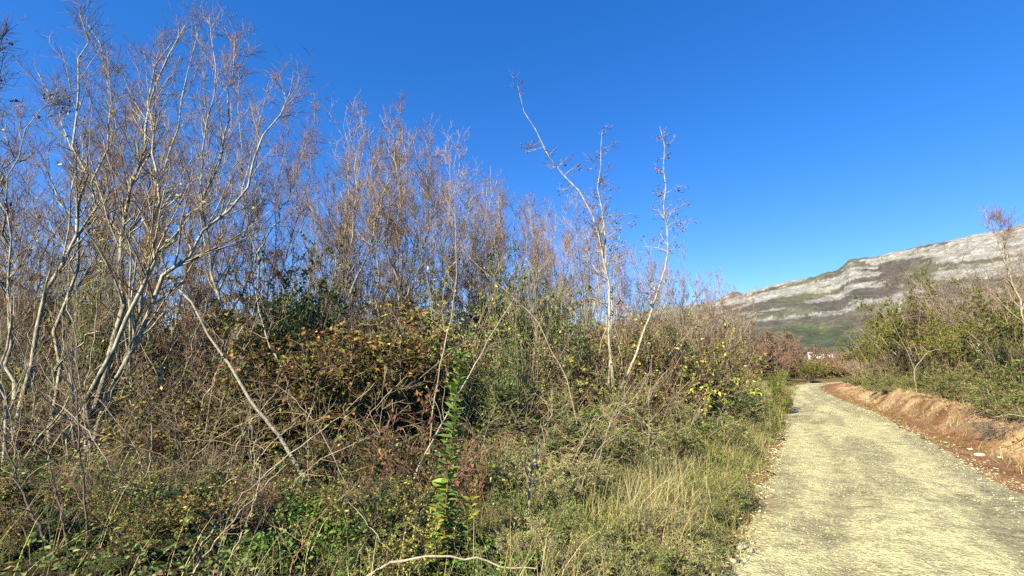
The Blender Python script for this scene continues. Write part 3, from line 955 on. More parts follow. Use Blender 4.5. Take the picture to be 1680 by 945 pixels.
# ------------------------------------------------------------------ trees further back, from a few forms
def form_tree(seed, nst, h, pal, bark, spread=0.28, nb=24, **kw):
    kw.setdefault('lb', 1.15)
    rg = R_(seed)
    stems = []
    for i in range(nst):
        a = rg.random() * 6.283; s = spread * (0.3 + rg.random())
        top = np.array([math.cos(a) * s * h * 0.5, math.sin(a) * s * h * 0.5, h * (0.74 + 0.26 * rg.random() if i else 1.0)])
        mid = top * np.array([0.55, 0.55, 0.5]) + rg.normal(0, 0.12, 3) * np.array([1, 1, 0])
        stems.append(np.array([[0, 0, -0.1], top * np.array([0.2, 0.2, 0.2]) + rg.normal(0, .05, 3) * np.array([1, 1, 0]), mid, top * 0.78 + rg.normal(0, .08, 3), top]))
    return tree_parts(stems, [0.042 * (1.0 if i == 0 else 0.5 + 0.4 * rg.random()) for i in range(nst)], rg, nb=nb, pal=pal, bark=bark, start=0.14, **kw)


FT = [form_tree(201, 4, 6, TW_BROWN, M_BARK2), form_tree(202, 3, 6, TW_RED, M_BARK2, 0.2), form_tree(203, 5, 6, TW_BROWN, M_BARK, 0.34),
      form_tree(204, 3, 6, TW_RED, M_BARK2, 0.15, nb=30, lb=0.7), form_tree(205, 4, 6, TW_GREY, M_BARK, 0.3)]
SP = [form_tree(211, 1, 4, TW_GREY, M_BARK, 0.3, nb=9, lb=0.55, nt2=4, nt3=2), form_tree(212, 2, 4, TW_GREY, M_BARK, 0.4, nb=7, lb=0.55, nt2=4, nt3=2), form_tree(213, 1, 4, TW_GREY, M_CANE, 0.5, nb=9, lb=0.5, nt2=4, nt3=2)]
FF = [form_tree(221, 8, 6, TW_RED, M_BARK2, 0.7, nb=26, lb=1.3, r_twig=0.022), form_tree(222, 9, 6, TW_BROWN, M_BARK2, 0.9, nb=24, lb=1.3, r_twig=0.022)]
TW_MAUVE = [(2, (0.221, 0.123, 0.086)), (4, (0.304, 0.22, 0.164)), (3, (0.368, 0.282, 0.213)), (2, (0.258, 0.167, 0.123))]
FM = [form_tree(231, 4, 6, TW_MAUVE, M_BARK2, 0.24, nb=20, r_twig=0.0042), form_tree(232, 3, 6, TW_MAUVE, M_BARK, 0.2, nb=22, lb=0.8, r_twig=0.0044), form_tree(233, 5, 6, TW_MAUVE, M_BARK, 0.32, nb=18, r_twig=0.0042)]
rp = R_(77)


def back_tree(px, top, D, k, label, group, forms=FT, h0=6.0, name='bare_tree', cat='bare tree'):
    b = base_at(px, D)
    h = at(px, top, D)[2] - b[2]
    s = h / h0
    w = s * (0.85 + 0.3 * rp.random())
    return place(name, label, cat, forms[k % len(forms)], tuple(b), rp.random() * 6.283, (w, w, s), group)


ORD = ['first', 'second', 'third', 'fourth', 'fifth', 'sixth', 'seventh', 'eighth', 'ninth', 'tenth', 'eleventh', 'twelfth', 'thirteenth', 'fourteenth', 'fifteenth', 'sixteenth', 'seventeenth', 'eighteenth', 'nineteenth', 'twentieth']


def nth(label, lst, i):
    """the label with the thing's place in its row, counted from the left"""
    k = sorted(range(len(lst)), key=lambda j: lst[j][0]).index(i)
    return label + ', ' + (ORD[k] + ' from the left' if k < len(lst) - 1 else 'the rightmost')


LB = 'bare tree behind the pale left trees'
Q_ = [(-10, 300, 7.6), (62, 270, 7.8), (150, 280, 8), (228, 260, 8.2), (305, 270, 8), (378, 280, 8.4), (-40, 200, 8.5), (40, 210, 9.5), (105, 150, 10), (190, 190, 10.5), (270, 110, 10), (350, 130, 9.5), (412, 170, 10), (462, 190, 10.5), (505, 250, 11), (532, 310, 12.5)]
for i, (px, top, D) in enumerate(Q_):
    back_tree(px, top, D, i * 2 + (i // 5), nth(LB, Q_, i), 'bare trees behind the pale trees at the left')
LM = 'brown bare tree behind the autumn bush'
Q_ = [(545, 330, 10.5), (566, 300, 10), (596, 320, 10.5), (648, 300, 10.2), (684, 320, 10.5), (552, 275, 11.5), (580, 235, 12.5), (612, 205, 11), (640, 225, 13), (676, 215, 12), (698, 240, 13), (718, 265, 12), (740, 285, 14)]
for i, (px, top, D) in enumerate(Q_):
    back_tree(px, top, D, i + 1, nth(LM, Q_, i), 'bare trees in the middle thicket', FM)
LR = 'bare tree in the tree line left of the alders'
Q_ = [(775, 350, 13), (835, 370, 13.5), (885, 385, 13.5), (930, 395, 13), (762, 292, 15), (792, 302, 16.5), (820, 315, 15.5), (848, 306, 17), (872, 332, 16), (898, 345, 17), (922, 352, 16), (942, 330, 15.5), (968, 340, 15), (806, 330, 14), (860, 345, 14.5), (908, 365, 14), (950, 370, 14), (985, 385, 14)]
for i, (px, top, D) in enumerate(Q_):
    back_tree(px, top, D, i + 1, nth(LR, Q_, i), 'bare trees left of the alders', FM)
LE = 'low bare tree in the line right of the alders'
Q_ = [(1020, 392, 15), (1048, 400, 17), (1074, 408, 18), (1100, 420, 17.5), (1122, 436, 19), (1146, 446, 21), (1168, 455, 23), (1190, 458, 26), (1207, 465, 30), (1220, 490, 34), (1034, 415, 14), (1064, 430, 15), (1092, 440, 15.5), (1118, 455, 16.5), (1140, 468, 18), (1162, 478, 20), (1184, 485, 23)]
for i, (px, top, D) in enumerate(Q_):
    back_tree(px, top, D, i, nth(LE, Q_, i), 'bare trees right of the alders', FM)
LF = 'far rusty bare tree beyond the road bend'
Q_ = [(1240, 525, 60), (1256, 548, 62), (1272, 556, 90), (1290, 553, 85), (1305, 556, 95), (1322, 566, 110), (1356, 574, 110), (1372, 572, 105), (1284, 574, 72), (1312, 578, 84), (1350, 584, 90), (1378, 580, 88), (1392, 575, 90), (1230, 545, 48), (1246, 560, 50), (1298, 582, 78), (1332, 586, 92), (1290, 600, 80), (1310, 598, 88), (1346, 596, 84)]
for i, (px, top, D) in enumerate(Q_):
    t_ = back_tree(px, top, D, i, nth(LF, Q_, i), 'far bare trees beyond the road bend', FF)
    t_.scale = (t_.scale[2] * 1.5, t_.scale[2] * 1.5, t_.scale[2])
LS = 'thin pale sapling among the left trunks'
Q_ = [(58, 380, 6.6), (130, 420, 7.2), (160, 380, 7.8), (245, 420, 6.8), (285, 400, 7.6), (322, 440, 7.2), (360, 420, 7.9), (405, 430, 7.4), (30, 430, 7.4), (108, 350, 8.2), (200, 360, 8.4), (10, 460, 6.2), (75, 470, 5.9), (118, 500, 6.0), (150, 450, 6.9), (185, 470, 6.3), (222, 430, 7.6), (262, 460, 6.4), (300, 480, 6.2), (345, 400, 8.2)]
for i, (px, top, D) in enumerate(Q_):
    t_ = back_tree(px, top, D, i, nth(LS, Q_, i), 'thin saplings among the left trunks', SP, 4.0, 'sapling', 'sapling')
    t_.rotation_euler = (rp.normal(0, 0.13), rp.normal(0, 0.16), t_.rotation_euler[2])
LS3 = 'crooked pale stem crossing in front of the left trunks'
Q_ = [(15, 380, 5.4), (48, 430, 5.5), (92, 400, 5.6), (122, 440, 5.4), (148, 380, 5.7), (176, 450, 5.5), (204, 400, 5.9), (236, 470, 5.6), (270, 430, 6.0), (308, 460, 5.8), (350, 480, 6.0), (66, 500, 5.2), (-10, 450, 5.3)]
for i, (px, top, D) in enumerate(Q_):
    t_ = back_tree(px, top, D, i + 1, nth(LS3, Q_, i), 'crooked stems before the left trunks', SP, 4.0, 'sapling', 'sapling')
    t_.rotation_euler = (rp.normal(0, 0.16), rp.normal(0, 0.2), t_.rotation_euler[2])
LS2 = 'thin sapling in the scrub around the alders'
Q_ = [(892, 450, 9.5), (948, 440, 10), (974, 430, 9.8), (1030, 470, 10), (1125, 500, 12), (1165, 510, 13), (1195, 520, 15), (850, 470, 9.5), (1085, 520, 11)]
for i, (px, top, D) in enumerate(Q_):
    back_tree(px, top, D, i, nth(LS2, Q_, i), 'thin saplings around the alders', SP, 4.0, 'sapling', 'sapling')

# ------------------------------------------------------------------ shrubs and undergrowth
TW_MIX = [(3, (0.277, 0.212, 0.119)), (2, (0.353, 0.28, 0.161)), (3, (0.126, 0.084, 0.045)), (2, (0.076, 0.048, 0.028)), (2, (0.185, 0.124, 0.066))]
BS = [shrub_parts(R_(301), 30, 1.9, 0.012, 0.75, 8, 0.65, 2, 0.34, TW_MIX, r_twig=0.0058), shrub_parts(R_(302), 26, 1.8, 0.011, 0.95, 8, 0.75, 2, 0.36, TW_MIX, bark=M_CANE, up=0.0, r_twig=0.0058),
      shrub_parts(R_(303), 34, 1.7, 0.010, 0.7, 7, 0.55, 3, 0.26, TW_MIX + TW_RED, r_twig=0.005)]
UG = [shrub_parts(R_(311), 24, 1.7, 0.010, 0.8, 8, 0.5, 3, 0.24, TW_MIX, leaf=(4000, AUTUMN + OLIVE, 0.068, 0.58, M_DULL, 0.05), r_twig=0.0045),
      shrub_parts(R_(312), 24, 1.6, 0.010, 0.8, 8, 0.5, 3, 0.24, TW_MIX, leaf=(4600, OLIVE + YELLOWG, 0.062, 0.55, M_DULL, 0.1), r_twig=0.0045),
      shrub_parts(R_(313), 22, 1.5, 0.010, 0.75, 8, 0.45, 3, 0.24, TW_MIX, leaf=(5200, DARKGREEN, 0.068, 0.55, M_LEAF, 0.0), r_twig=0.0045)]


def shrub(px, top, D, parts, h0, label, group=None, name='shrub', wide=1.0, cat='shrub', sink=0.0):
    b = base_at(px, D)
    h = at(px, top, D)[2] - b[2]
    s = max(0.15, h / h0)
    w = s * wide * (0.9 + 0.25 * rp.random())
    return place(name, label, cat, parts, (b[0], b[1], b[2] - sink), rp.random() * 6.283, (w, w, s), group)


LU1 = 'tangled leafless shrub in front of the left trunks'
Q_ = [(-30, 620, 5.6), (330, 650, 5.6), (230, 700, 5.2), (350, 720, 4.8), (180, 780, 4.6), (330, 780, 4.4), (110, 790, 4.6), (600, 790, 4.4), (540, 800, 4.3)]
for i, (px, top, D) in enumerate(Q_):
    shrub(px, top, D, BS[i % 3], 1.9, nth(LU1, Q_, i), 'leafless shrubs among the left trunks', 'bare_shrub', 1.25)
LU1 = 'tangled leafless shrub between the left trunks'
Q_ = [(60, 610, 7.4), (210, 600, 6.6), (300, 570, 6.8), (420, 570, 6.4), (190, 660, 6.0), (120, 530, 10), (280, 510, 10)]
for i, (px, top, D) in enumerate(Q_):
    shrub(px, top, D, BS[i % 3], 1.9, nth(LU1, Q_, i), 'leafless shrubs among the left trunks', 'bare_shrub', 1.25)
LU2 = 'leafy green shrub low before the left trunks'
Q_ = [(260, 790, 4.4), (700, 770, 4.8), (30, 745, 4.7), (110, 760, 4.8), (190, 765, 4.6), (270, 770, 4.5), (350, 770, 4.4), (440, 790, 4.2), (620, 790, 4.2)]
for i, (px, top, D) in enumerate(Q_):
    shrub(px, top, D, UG[[2, 1, 2, 0][i % 4]], 1.6, nth(LU2, Q_, i), 'leafy shrubs under the left trees', 'leafy_shrub', 1.35)
LU2 = 'dull leafy shrub among the left trunks'
Q_ = [(0, 640, 7.8), (70, 650, 8.2), (150, 640, 8.6), (230, 630, 8.4), (310, 610, 8.4), (380, 610, 8.2), (20, 720, 5.6), (90, 730, 5.8), (165, 720, 6.2), (240, 720, 6.4), (300, 700, 6.2), (360, 700, 6.2), (440, 640, 7.0), (20, 600, 6.8), (250, 575, 7.6), (270, 640, 5.8)]
for i, (px, top, D) in enumerate(Q_):
    shrub(px, top, D, UG[[2, 1, 2, 0][i % 4]], 1.6, nth(LU2, Q_, i), 'leafy shrubs under the left trees', 'leafy_shrub', 1.35)
LU2 = 'leafy shrub far back in the left thicket'
Q_ = [(-70, 480, 13), (10, 490, 14), (90, 480, 13.5), (170, 485, 14), (250, 478, 13.5), (330, 480, 14), (410, 470, 13), (490, 480, 14), (570, 490, 14), (650, 490, 15), (730, 490, 14.5), (800, 480, 16), (50, 560, 10), (140, 555, 10.5), (230, 560, 10), (310, 555, 10.5), (390, 550, 10), (700, 560, 10), (620, 560, 10.5), (40, 540, 9.5)]
for i, (px, top, D) in enumerate(Q_):
    shrub(px, top, D, UG[[2, 1, 2, 0][i % 4]], 1.6, nth(LU2, Q_, i), 'leafy shrubs under the left trees', 'leafy_shrub', 1.35)
LU3 = 'leafless shrub near the alder trunks'
Q_ = [(840, 560, 9), (920, 560, 9.4), (1030, 560, 10), (1060, 540, 11), (1040, 610, 9.4), (870, 640, 7.6), (930, 640, 8.2), (720, 520, 10)]
for i, (px, top, D) in enumerate(Q_):
    shrub(px - (14 if px > 1150 else 0) - (16 if px > 1200 else 0), top, D, BS[[0, 2, 1, 2][i % 4]], 1.9, nth(LU3, Q_, i), 'leafless shrubs around the alders', 'bare_shrub', 0.62 if px > 1150 else 1.1)
LU3 = 'leafless shrub in the scrub beyond the alders'
Q_ = [(1120, 540, 12.5), (1175, 530, 15), (1195, 530, 17), (1130, 590, 12), (1165, 585, 13.5), (1215, 575, 19), (1000, 500, 12.5), (1045, 490, 13.5), (1100, 490, 15)]
for i, (px, top, D) in enumerate(Q_):
    shrub(px - (14 if px > 1150 else 0) - (16 if px > 1200 else 0), top, D, BS[[0, 2, 1, 2][i % 4]], 1.9, nth(LU3, Q_, i), 'leafless shrubs around the alders', 'bare_shrub', 0.62 if px > 1150 else 1.1)
LU4 = 'olive leafy shrub left of the road near the alders'
Q_ = [(830, 620, 8.4), (900, 600, 9.6), (965, 580, 10.6), (1020, 590, 11.2), (1090, 640, 10.2), (860, 520, 11), (880, 580, 8.6), (980, 640, 8.8), (760, 560, 9)]
for i, (px, top, D) in enumerate(Q_):
    shrub(px - (16 if px > 1150 else 0) - (18 if px > 1200 else 0), top, D, UG[[1, 2, 1, 0][i % 4]], 1.6, nth(LU4, Q_, i), 'olive shrubs in the scrub', 'leafy_shrub', 0.7 if px > 1150 else 1.1)
LU4 = 'olive leafy shrub by the road beyond the alders'
Q_ = [(1070, 590, 12), (1120, 600, 13), (1160, 600, 14.5), (1190, 600, 16.5), (1212, 595, 20), (1140, 630, 12), (1185, 625, 14.5), (940, 520, 12), (1222, 600, 22), (1232, 590, 28), (1090, 550, 11.5), (1210, 540, 19), (1195, 580, 15.5)]
for i, (px, top, D) in enumerate(Q_):
    shrub(px - (16 if px > 1150 else 0) - (18 if px > 1200 else 0), top, D, UG[[1, 2, 1, 0][i % 4]], 1.6, nth(LU4, Q_, i), 'olive shrubs in the scrub', 'leafy_shrub', 0.7 if px > 1150 else 1.1)

# the shrubs that stand out
p_aut = shrub_parts(R_(321), 46, 2.2, 0.012, 0.62, 11, 0.5, 4, 0.2, TW_BROWN, leaf=(15000, AUTUMN, 0.058, 0.6, M_DULL, 0.0))
shrub(560, 500, 6.6, p_aut, 2.3, 'large bush of brown, orange and olive leaves, centre left of picture', None, 'autumn_bush', 1.3)
shrub(640, 505, 7.1, p_aut, 2.3, 'browner right-hand half of the big autumn bush, behind the red-leaved sprays', None, 'autumn_bush', 0.95)
p_aut2 = shrub_parts(R_(322), 36, 1.8, 0.011, 0.75, 9, 0.5, 4, 0.2, TW_BROWN, leaf=(6000, [(4, (0.13, 0.14, 0.035)), (3, (0.19, 0.13, 0.05)), (2, (0.25, 0.23, 0.05)), (2, (0.09, 0.11, 0.03))], 0.06, 0.6, M_DULL, 0.08))
shrub(480, 560, 6.2, p_aut2, 1.9, 'olive and brown leafy bush just right of the long leaning pole', None, 'autumn_bush', 1.1)
shrub(560, 690, 5.3, p_aut2, 1.9, 'low leafy bush with withered brown leaves in front of the autumn bush', None, 'autumn_bush', 1.2)
shrub(640, 700, 5.0, p_aut2, 1.9, 'low withered bush with pinkish brown leaves left of the tall laurel shoot', None, 'autumn_bush', 0.9)
p_ever = shrub_parts(R_(323), 30, 2.6, 0.014, 0.34, 12, 0.5, 4, 0.2, TW_BROWN, leaf=(13000, DARKGREEN, 0.06, 0.5, M_LEAF, 0.15), up=0.12)
shrub(492, 378, 7.3, p_ever, 2.9, 'dark evergreen with a pointed top behind the autumn bush', None, 'evergreen_shrub', 0.72)
shrub(445, 470, 7.5, p_ever, 2.9, 'lower dark evergreen left of the pointed one', None, 'evergreen_shrub', 0.8)
shrub(62, 405, 8.4, p_ever, 2.9, 'dark ivy-like evergreen clump high among the far-left trunks', None, 'evergreen_shrub', 0.42)
p_yel = shrub_parts(R_(324), 30, 2.2, 0.010, 0.5, 9, 0.5, 5, 0.18, TW_GREY, bark=M_CANE, leaf=(4600, YELLOWG + MIDGREEN[:2], 0.042, 0.6, M_LEAF, 0.3))
shrub(745, 440, 8.0, p_yel, 2.4, 'thin shrub with sparse yellow-green leaves left of the green bushes', None, 'yellowing_shrub', 0.85)
shrub(1020, 590, 8.7, p_yel, 2.4, 'small yellow-green leafed shrub at the foot of the alders', None, 'yellowing_shrub', 1.0)
shrub(1090, 470, 12.0, p_yel, 2.4, 'faint yellow-green shrub right of the alders in front of the brown trees', None, 'yellowing_shrub', 0.6)
shrub(905, 610, 7.8, p_yel, 2.4, 'yellow-leafed shrub left of the alder trunks, half hidden by dry stems', None, 'yellowing_shrub', 0.7)
shrub(140, 345, 7.3, p_yel, 2.4, 'spray of yellow-green leaves high on the left trunks', None, 'yellowing_shrub', 0.40)
p_green = shrub_parts(R_(325), 40, 2.2, 0.012, 0.5, 11, 0.5, 4, 0.18, TW_GREY, leaf=(11000, MIDGREEN + [(2, (0.045, 0.08, 0.02))], 0.05, 0.45, M_LEAF, 0.15), up=0.08)
shrub(862, 412, 8.8, p_green, 2.4, 'tall rounded evergreen bush with small dark leaves, middle of picture', None, 'green_bush', 0.62)
shrub(925, 450, 9.4, p_green, 2.4, 'evergreen bush at the right shoulder of the tall rounded one', None, 'green_bush', 0.55)
shrub(820, 545, 7.6, p_green, 2.4, 'brighter green bush below the tall rounded evergreen', None, 'green_bush', 0.75)
shrub(760, 590, 7.4, p_green, 2.4, 'green bush behind the tall laurel shoot', None, 'green_bush', 0.7)
p_rus = shrub_parts(R_(326), 12, 1.3, 0.008, 0.9, 6, 0.42, 4, 0.18, TW_RED, leaf=(400, RUSSET, 0.06, 0.6, M_DULL, 0.25), up=0.0)
shrub(735, 640, 5.0, p_rus, 1.3, 'sprays of coppery red leaves behind the tall laurel shoot', None, 'red_leaved_shrub', 0.8)
shrub(785, 740, 4.6, p_rus, 1.3, 'small dull red leafy sprig right of the laurel shoot', None, 'red_leaved_shrub', 0.5)

# heath shrubs and trees on the right bank
p_heath = shrub_parts(R_(331), 34, 2.2, 0.016, 0.66, 10, 0.6, 5, 0.2, TW_BROWN, bark=M_CANE, leaf=(23000, HEATH, 0.056, 0.32, M_DULL, 0.45), up=0.05)
p_heath2 = shrub_parts(R_(332), 26, 2.1, 0.013, 0.8, 9, 0.65, 4, 0.24, TW_BROWN, leaf=(10000, HEATH, 0.052, 0.30, M_DULL, 0.3), up=0.03)
shrub(1532, 462, 28.2, p_heath, 2.3, 'broad olive-green tree heath with grey stems, crowning the right bank', None, 'heath_shrub', 0.8)
shrub(1478, 512, 35.1, p_heath, 2.3, 'twiggy grey heath leaning left off the left side of the broad one', None, 'heath_shrub', 0.75)
shrub(1425, 545, 45.5, p_heath, 2.3, 'lowest grey heath shrub at the left end of the right bank', None, 'heath_shrub', 0.8)
shrub(1600, 512, 22.2, p_heath2, 2.2, 'grey twiggy heath right of the broad one on the bank', None, 'heath_shrub', 0.75)
shrub(1668, 490, 19.2, p_heath, 2.3, 'dark green heath at the right border under the bare tree', None, 'heath_shrub', 0.85)
shrub(1566, 520, 22.3, p_heath, 2.3, 'low twiggy heath in front of the broad one', None, 'heath_shrub', 0.75)
shrub(1500, 560, 29.1, p_heath2, 2.2, 'low dead-looking heath below the broad one, pale stems showing', None, 'heath_shrub', 0.75)
p_dk = shrub_parts(R_(333), 28, 1.6, 0.012, 0.6, 10, 0.4, 6, 0.16, TW_BROWN, leaf=(7000, DARKGREEN, 0.055, 0.4, M_LEAF, 0.05))
shrub(1655, 535, 15.8, p_dk, 1.7, 'dark green shrub at the right border behind the heap of branches', None, 'green_bush', 1.0)
p_bare = shrub_parts(R_(361), 26, 1.9, 0.008, 0.6, 9, 0.6, 6, 0.22, TW_MAUVE, r_twig=0.0022, up=0.06)
LBB = 'bare reddish shrub behind the heath on the right bank'
Q_ = [(1450, 520, 52.0), (1500, 490, 40.1), (1560, 470, 31.5), (1610, 440, 26.7), (1640, 430, 24.5), (1670, 420, 22.6), (1410, 560, 68.2), (1720, 420, 20.0), (1590, 500, 28.4)]
for i, (px, top, D) in enumerate(Q_):
    shrub(px, top, D, p_bare, 1.9, nth(LBB, Q_, i), 'bare shrubs behind the heath', 'bare_shrub', 1.2)
p_low = shrub_parts(R_(334), 26, 0.6, 0.006, 0.9, 6, 0.22, 5, 0.1, TW_GREY, leaf=(4200, HEATH, 0.035, 0.3, M_DULL, 0.0))
p_low2 = shrub_parts(R_(335), 26, 0.6, 0.006, 0.9, 6, 0.22, 5, 0.1, TW_BROWN, leaf=(4200, MIDGREEN, 0.038, 0.35, M_DULL, 0.0))
LLB = 'low green shrublet atop the red bank'
Q_ = [(1400, 612, 43.8), (1430, 610, 34.9), (1470, 612, 27.5), (1510, 610, 22.7), (1545, 612, 19.7), (1590, 608, 16.8), (1620, 612, 15.3), (1650, 620, 14.1), (1680, 625, 13.0), (1385, 618, 50.1), (1455, 590, 29.9), (1530, 595, 20.9), (1605, 590, 16.0), (1670, 590, 13.4), (1640, 640, 14.5), (1690, 640, 12.7), (1660, 655, 13.7), (1635, 660, 12.4), (1668, 668, 11.3), (1650, 640, 12.6)]
for i, (px, top, D) in enumerate(Q_):
    shrub(px, top, D, [p_low, p_low2][i % 2], 0.62, nth(LLB, Q_, i), 'low shrublets on the bank', 'low_shrub', 1.15)
LSP = 'green shrublet spilling over the lip of the red bank'
Q_ = [(1428, 632, 28.1), (1446, 628, 24.5), (1462, 622, 25.8), (1626, 648, 12.5), (1646, 655, 11.5), (1664, 660, 10.8), (1684, 668, 10.0), (1640, 632, 13.0), (1676, 640, 11.6), (1550, 628, 17.7), (1500, 622, 22.1), (1590, 632, 15.4)]
for i, (px, top, D) in enumerate(Q_):
    shrub(px, top, D, [p_low2, p_low][i % 2], 0.62, nth(LSP, Q_, i), 'shrublets spilling over the bank', 'low_shrub', 1.7)
shrub(1443, 618, 26.0, p_low2, 0.62, 'rounded green shrub growing down over the gap in the red bank', None, 'low_shrub', 1.3)
shrub(1622, 668, 10.5, shrub_parts(R_(336), 46, 0.7, 0.004, 1.5, 6, 0.3, 4, 0.1, [(1, (0.14, 0.12, 0.10)), (1, (0.24, 0.20, 0.16))], bark=M_DARKSTEM, up=-0.05), 0.7, 'dead grey brushy shrub at the foot of the red bank, right', None, 'dead_shrub', 0.8)

p_con = shrub_parts(R_(337), 40, 1.2, 0.008, 0.32, 9, 0.24, 7, 0.1, TW_BROWN, leaf=(8000, BRIGHT, 0.05, 0.28, M_DULL, 0.0), up=0.1)
shrub(1273, 603, 19.0, p_con, 1.3, 'bright green upright conifer-like shrub at the left road edge', None, 'conifer_shrub', 0.7)
shrub(1285, 626, 18.0, p_con, 1.3, 'smaller bright green shrub at the right foot of the upright one', None, 'conifer_shrub', 0.75)
shrub(1325, 592, 62, p_heath, 2.3, 'rounded yellow-green bush beyond the end of the road', None, 'heath_shrub', 1.5)

p_far = shrub_parts(R_(351), 24, 1.8, 0.02, 0.9, 8, 0.6, 5, 0.3, TW_RED, r_twig=0.014, leaf=(2500, AUTUMN + OLIVE, 0.09, 0.6, M_DULL, 0.0))
p_far2 = shrub_parts(R_(352), 24, 1.8, 0.02, 0.9, 8, 0.6, 5, 0.3, TW_BROWN, r_twig=0.014, leaf=(3500, OLIVE, 0.09, 0.6, M_DULL, 0.0))
LFX = 'low far scrub bush closing the gap beyond the road bend'
rx_ = R_(63)
for i in range(22):
    px = 1262 + i * 6.4; D = rx_.uniform(66, 130)
    shrub(px, 597 - rx_.random() * 12, D, [p_far, p_far2][i % 2], 1.9, LFX, 'low scrub beyond the road bend', 'far_bush', 1.5)

# narrow-leaved low shrubs on the near verge
p_nar = shrub_parts(R_(341), 46, 0.75, 0.005, 0.7, 6, 0.22, 5, 0.10, TW_GREY, leaf=(5200, PALEG, 0.045, 0.2, M_DULL, 0.1))
p_nar2 = shrub_parts(R_(342), 40, 0.75, 0.005, 0.75, 6, 0.22, 5, 0.10, TW_GREY, leaf=(5200, MIDGREEN + [(2, (0.22, 0.22, 0.06))], 0.042, 0.26, M_DULL, 0.1))
LN = 'pale narrow-leaved shrub on the near verge'
Q_ = [(870, 860, 3.6), (910, 820, 4.2), (950, 880, 3.5), (830, 810, 4.4), (890, 770, 5.0), (980, 850, 3.9), (860, 730, 5.8), (1010, 900, 3.4), (930, 740, 5.6), (1060, 880, 3.7), (1105, 880, 3.8), (1140, 850, 4.4), (1090, 830, 4.4), (1150, 800, 5.1), (1040, 830, 4.3), (1170, 770, 5.8)]
for i, (px, top, D) in enumerate(Q_):
    shrub(px, top, D, [p_nar, p_nar2][i % 2], 0.78, nth(LN, Q_, i), 'narrow-leaved shrubs on the near verge', 'low_shrub', 1.15)
LN2 = 'green mounded shrub in the grassy verge'
Q_ = [(1030, 740, 6.2), (1070, 750, 6.3), (1100, 700, 7.6), (1060, 690, 7.6), (1000, 770, 5.6), (880, 660, 7.0), (1130, 660, 9.4), (1180, 650, 11.5), (1210, 640, 14), (950, 690, 6.8), (1160, 690, 8.8)]
for i, (px, top, D) in enumerate(Q_):
    shrub(px, top, D, [p_low2, p_nar2][i % 2], 0.65, nth(LN2, Q_, i), 'green mounded shrubs in the verge', 'low_shrub', 1.5)
LN3 = 'weedy green shrub in the bottom left corner'
Q_ = [(-20, 760, 4.4), (40, 770, 4.2), (20, 830, 3.6), (100, 800, 4.4), (80, 870, 3.4), (150, 850, 4.0), (0, 900, 3.2), (200, 860, 4.0), (-60, 800, 3.8), (130, 910, 3.3), (270, 900, 3.5), (210, 920, 3.2), (590, 890, 3.6), (640, 910, 3.5), (60, 810, 4.0), (-30, 860, 3.4)]
for i, (px, top, D) in enumerate(Q_):
    shrub(px, top, D, [p_nar2, p_low2][i % 2], 0.65, nth(LN3, Q_, i), 'weedy shrubs at the bottom left', 'low_shrub', 1.4)
p_brm = shrub_parts(R_(343), 20, 1.0, 0.006, 1.2, 6, 0.4, 4, 0.16, TW_RED, leaf=(1900, MIDGREEN + [(2, (0.16, 0.09, 0.05)), (2, (0.05, 0.09, 0.03))], 0.06, 0.65, M_LEAF, 0.05), up=-0.06)
LBR = 'sprawling bramble at the thicket foot'
Q_ = [(300, 800, 4.6), (400, 790, 4.6), (470, 800, 4.6), (600, 760, 4.8), (680, 780, 4.6), (720, 740, 5.2), (800, 720, 5.6), (530, 760, 5.0), (230, 790, 4.9), (660, 840, 4.0), (780, 830, 4.2)]
for i, (px, top, D) in enumerate(Q_):
    shrub(px, top, D, p_brm, 0.8, nth(LBR, Q_, i), 'brambles at the thicket foot', 'bramble', 1.1)

LFG = 'leafy shrub pressing forward at the bottom left'
Q_ = [(30, 770, 3.9), (95, 790, 3.8), (160, 775, 4.0), (225, 800, 3.8), (300, 790, 3.9), (375, 800, 3.8), (455, 815, 3.9), (610, 800, 3.9), (660, 815, 3.8), (60, 850, 3.3), (190, 865, 3.3), (690, 850, 3.6), (130, 830, 3.5), (260, 850, 3.4)]
for i, (px, top, D) in enumerate(Q_):
    shrub(px, top, D, [UG[2], UG[0], p_brm, UG[1]][i % 4], 1.5, nth(LFG, Q_, i), 'leafy shrubs at the bottom left', 'leafy_shrub', 1.15)
LFT = 'dead twiggy shrub tangled at the bottom left'
Q_ = [(200, 770, 4.1), (300, 765, 4.2), (430, 775, 4.0), (640, 770, 4.3)]
for i, (px, top, D) in enumerate(Q_):
    shrub(px, top, D, BS[i % 3], 1.9, nth(LFT, Q_, i), 'dead shrubs at the bottom left', 'bare_shrub', 1.3)

# ------------------------------------------------------------------ the leafy laurel shoots in front, leaf by leaf
def leaf_mesh(name, L, W, mat, col, cup=0.22):
    f = np.array([0, .14, .34, .58, .8, 1.0]); w = np.array([0.05, .62, 1.0, .9, .5, 0.02]) * W / 2
    y = f * L; z = -0.18 * L * f ** 2
    V = []
    for i in range(6):
        V += [(-w[i], y[i], z[i] + cup * w[i]), (0, y[i], z[i]), (w[i], y[i], z[i] + cup * w[i])]
    Q = []
    for i in range(5):
        a = i * 3
        Q += [(a, a + 1, a + 4, a + 3), (a + 1, a + 2, a + 5, a + 4)]
    return mesh_of(name, np.array(V), np.array(Q), mat, np.tile(np.array(col), (18, 1)), True)


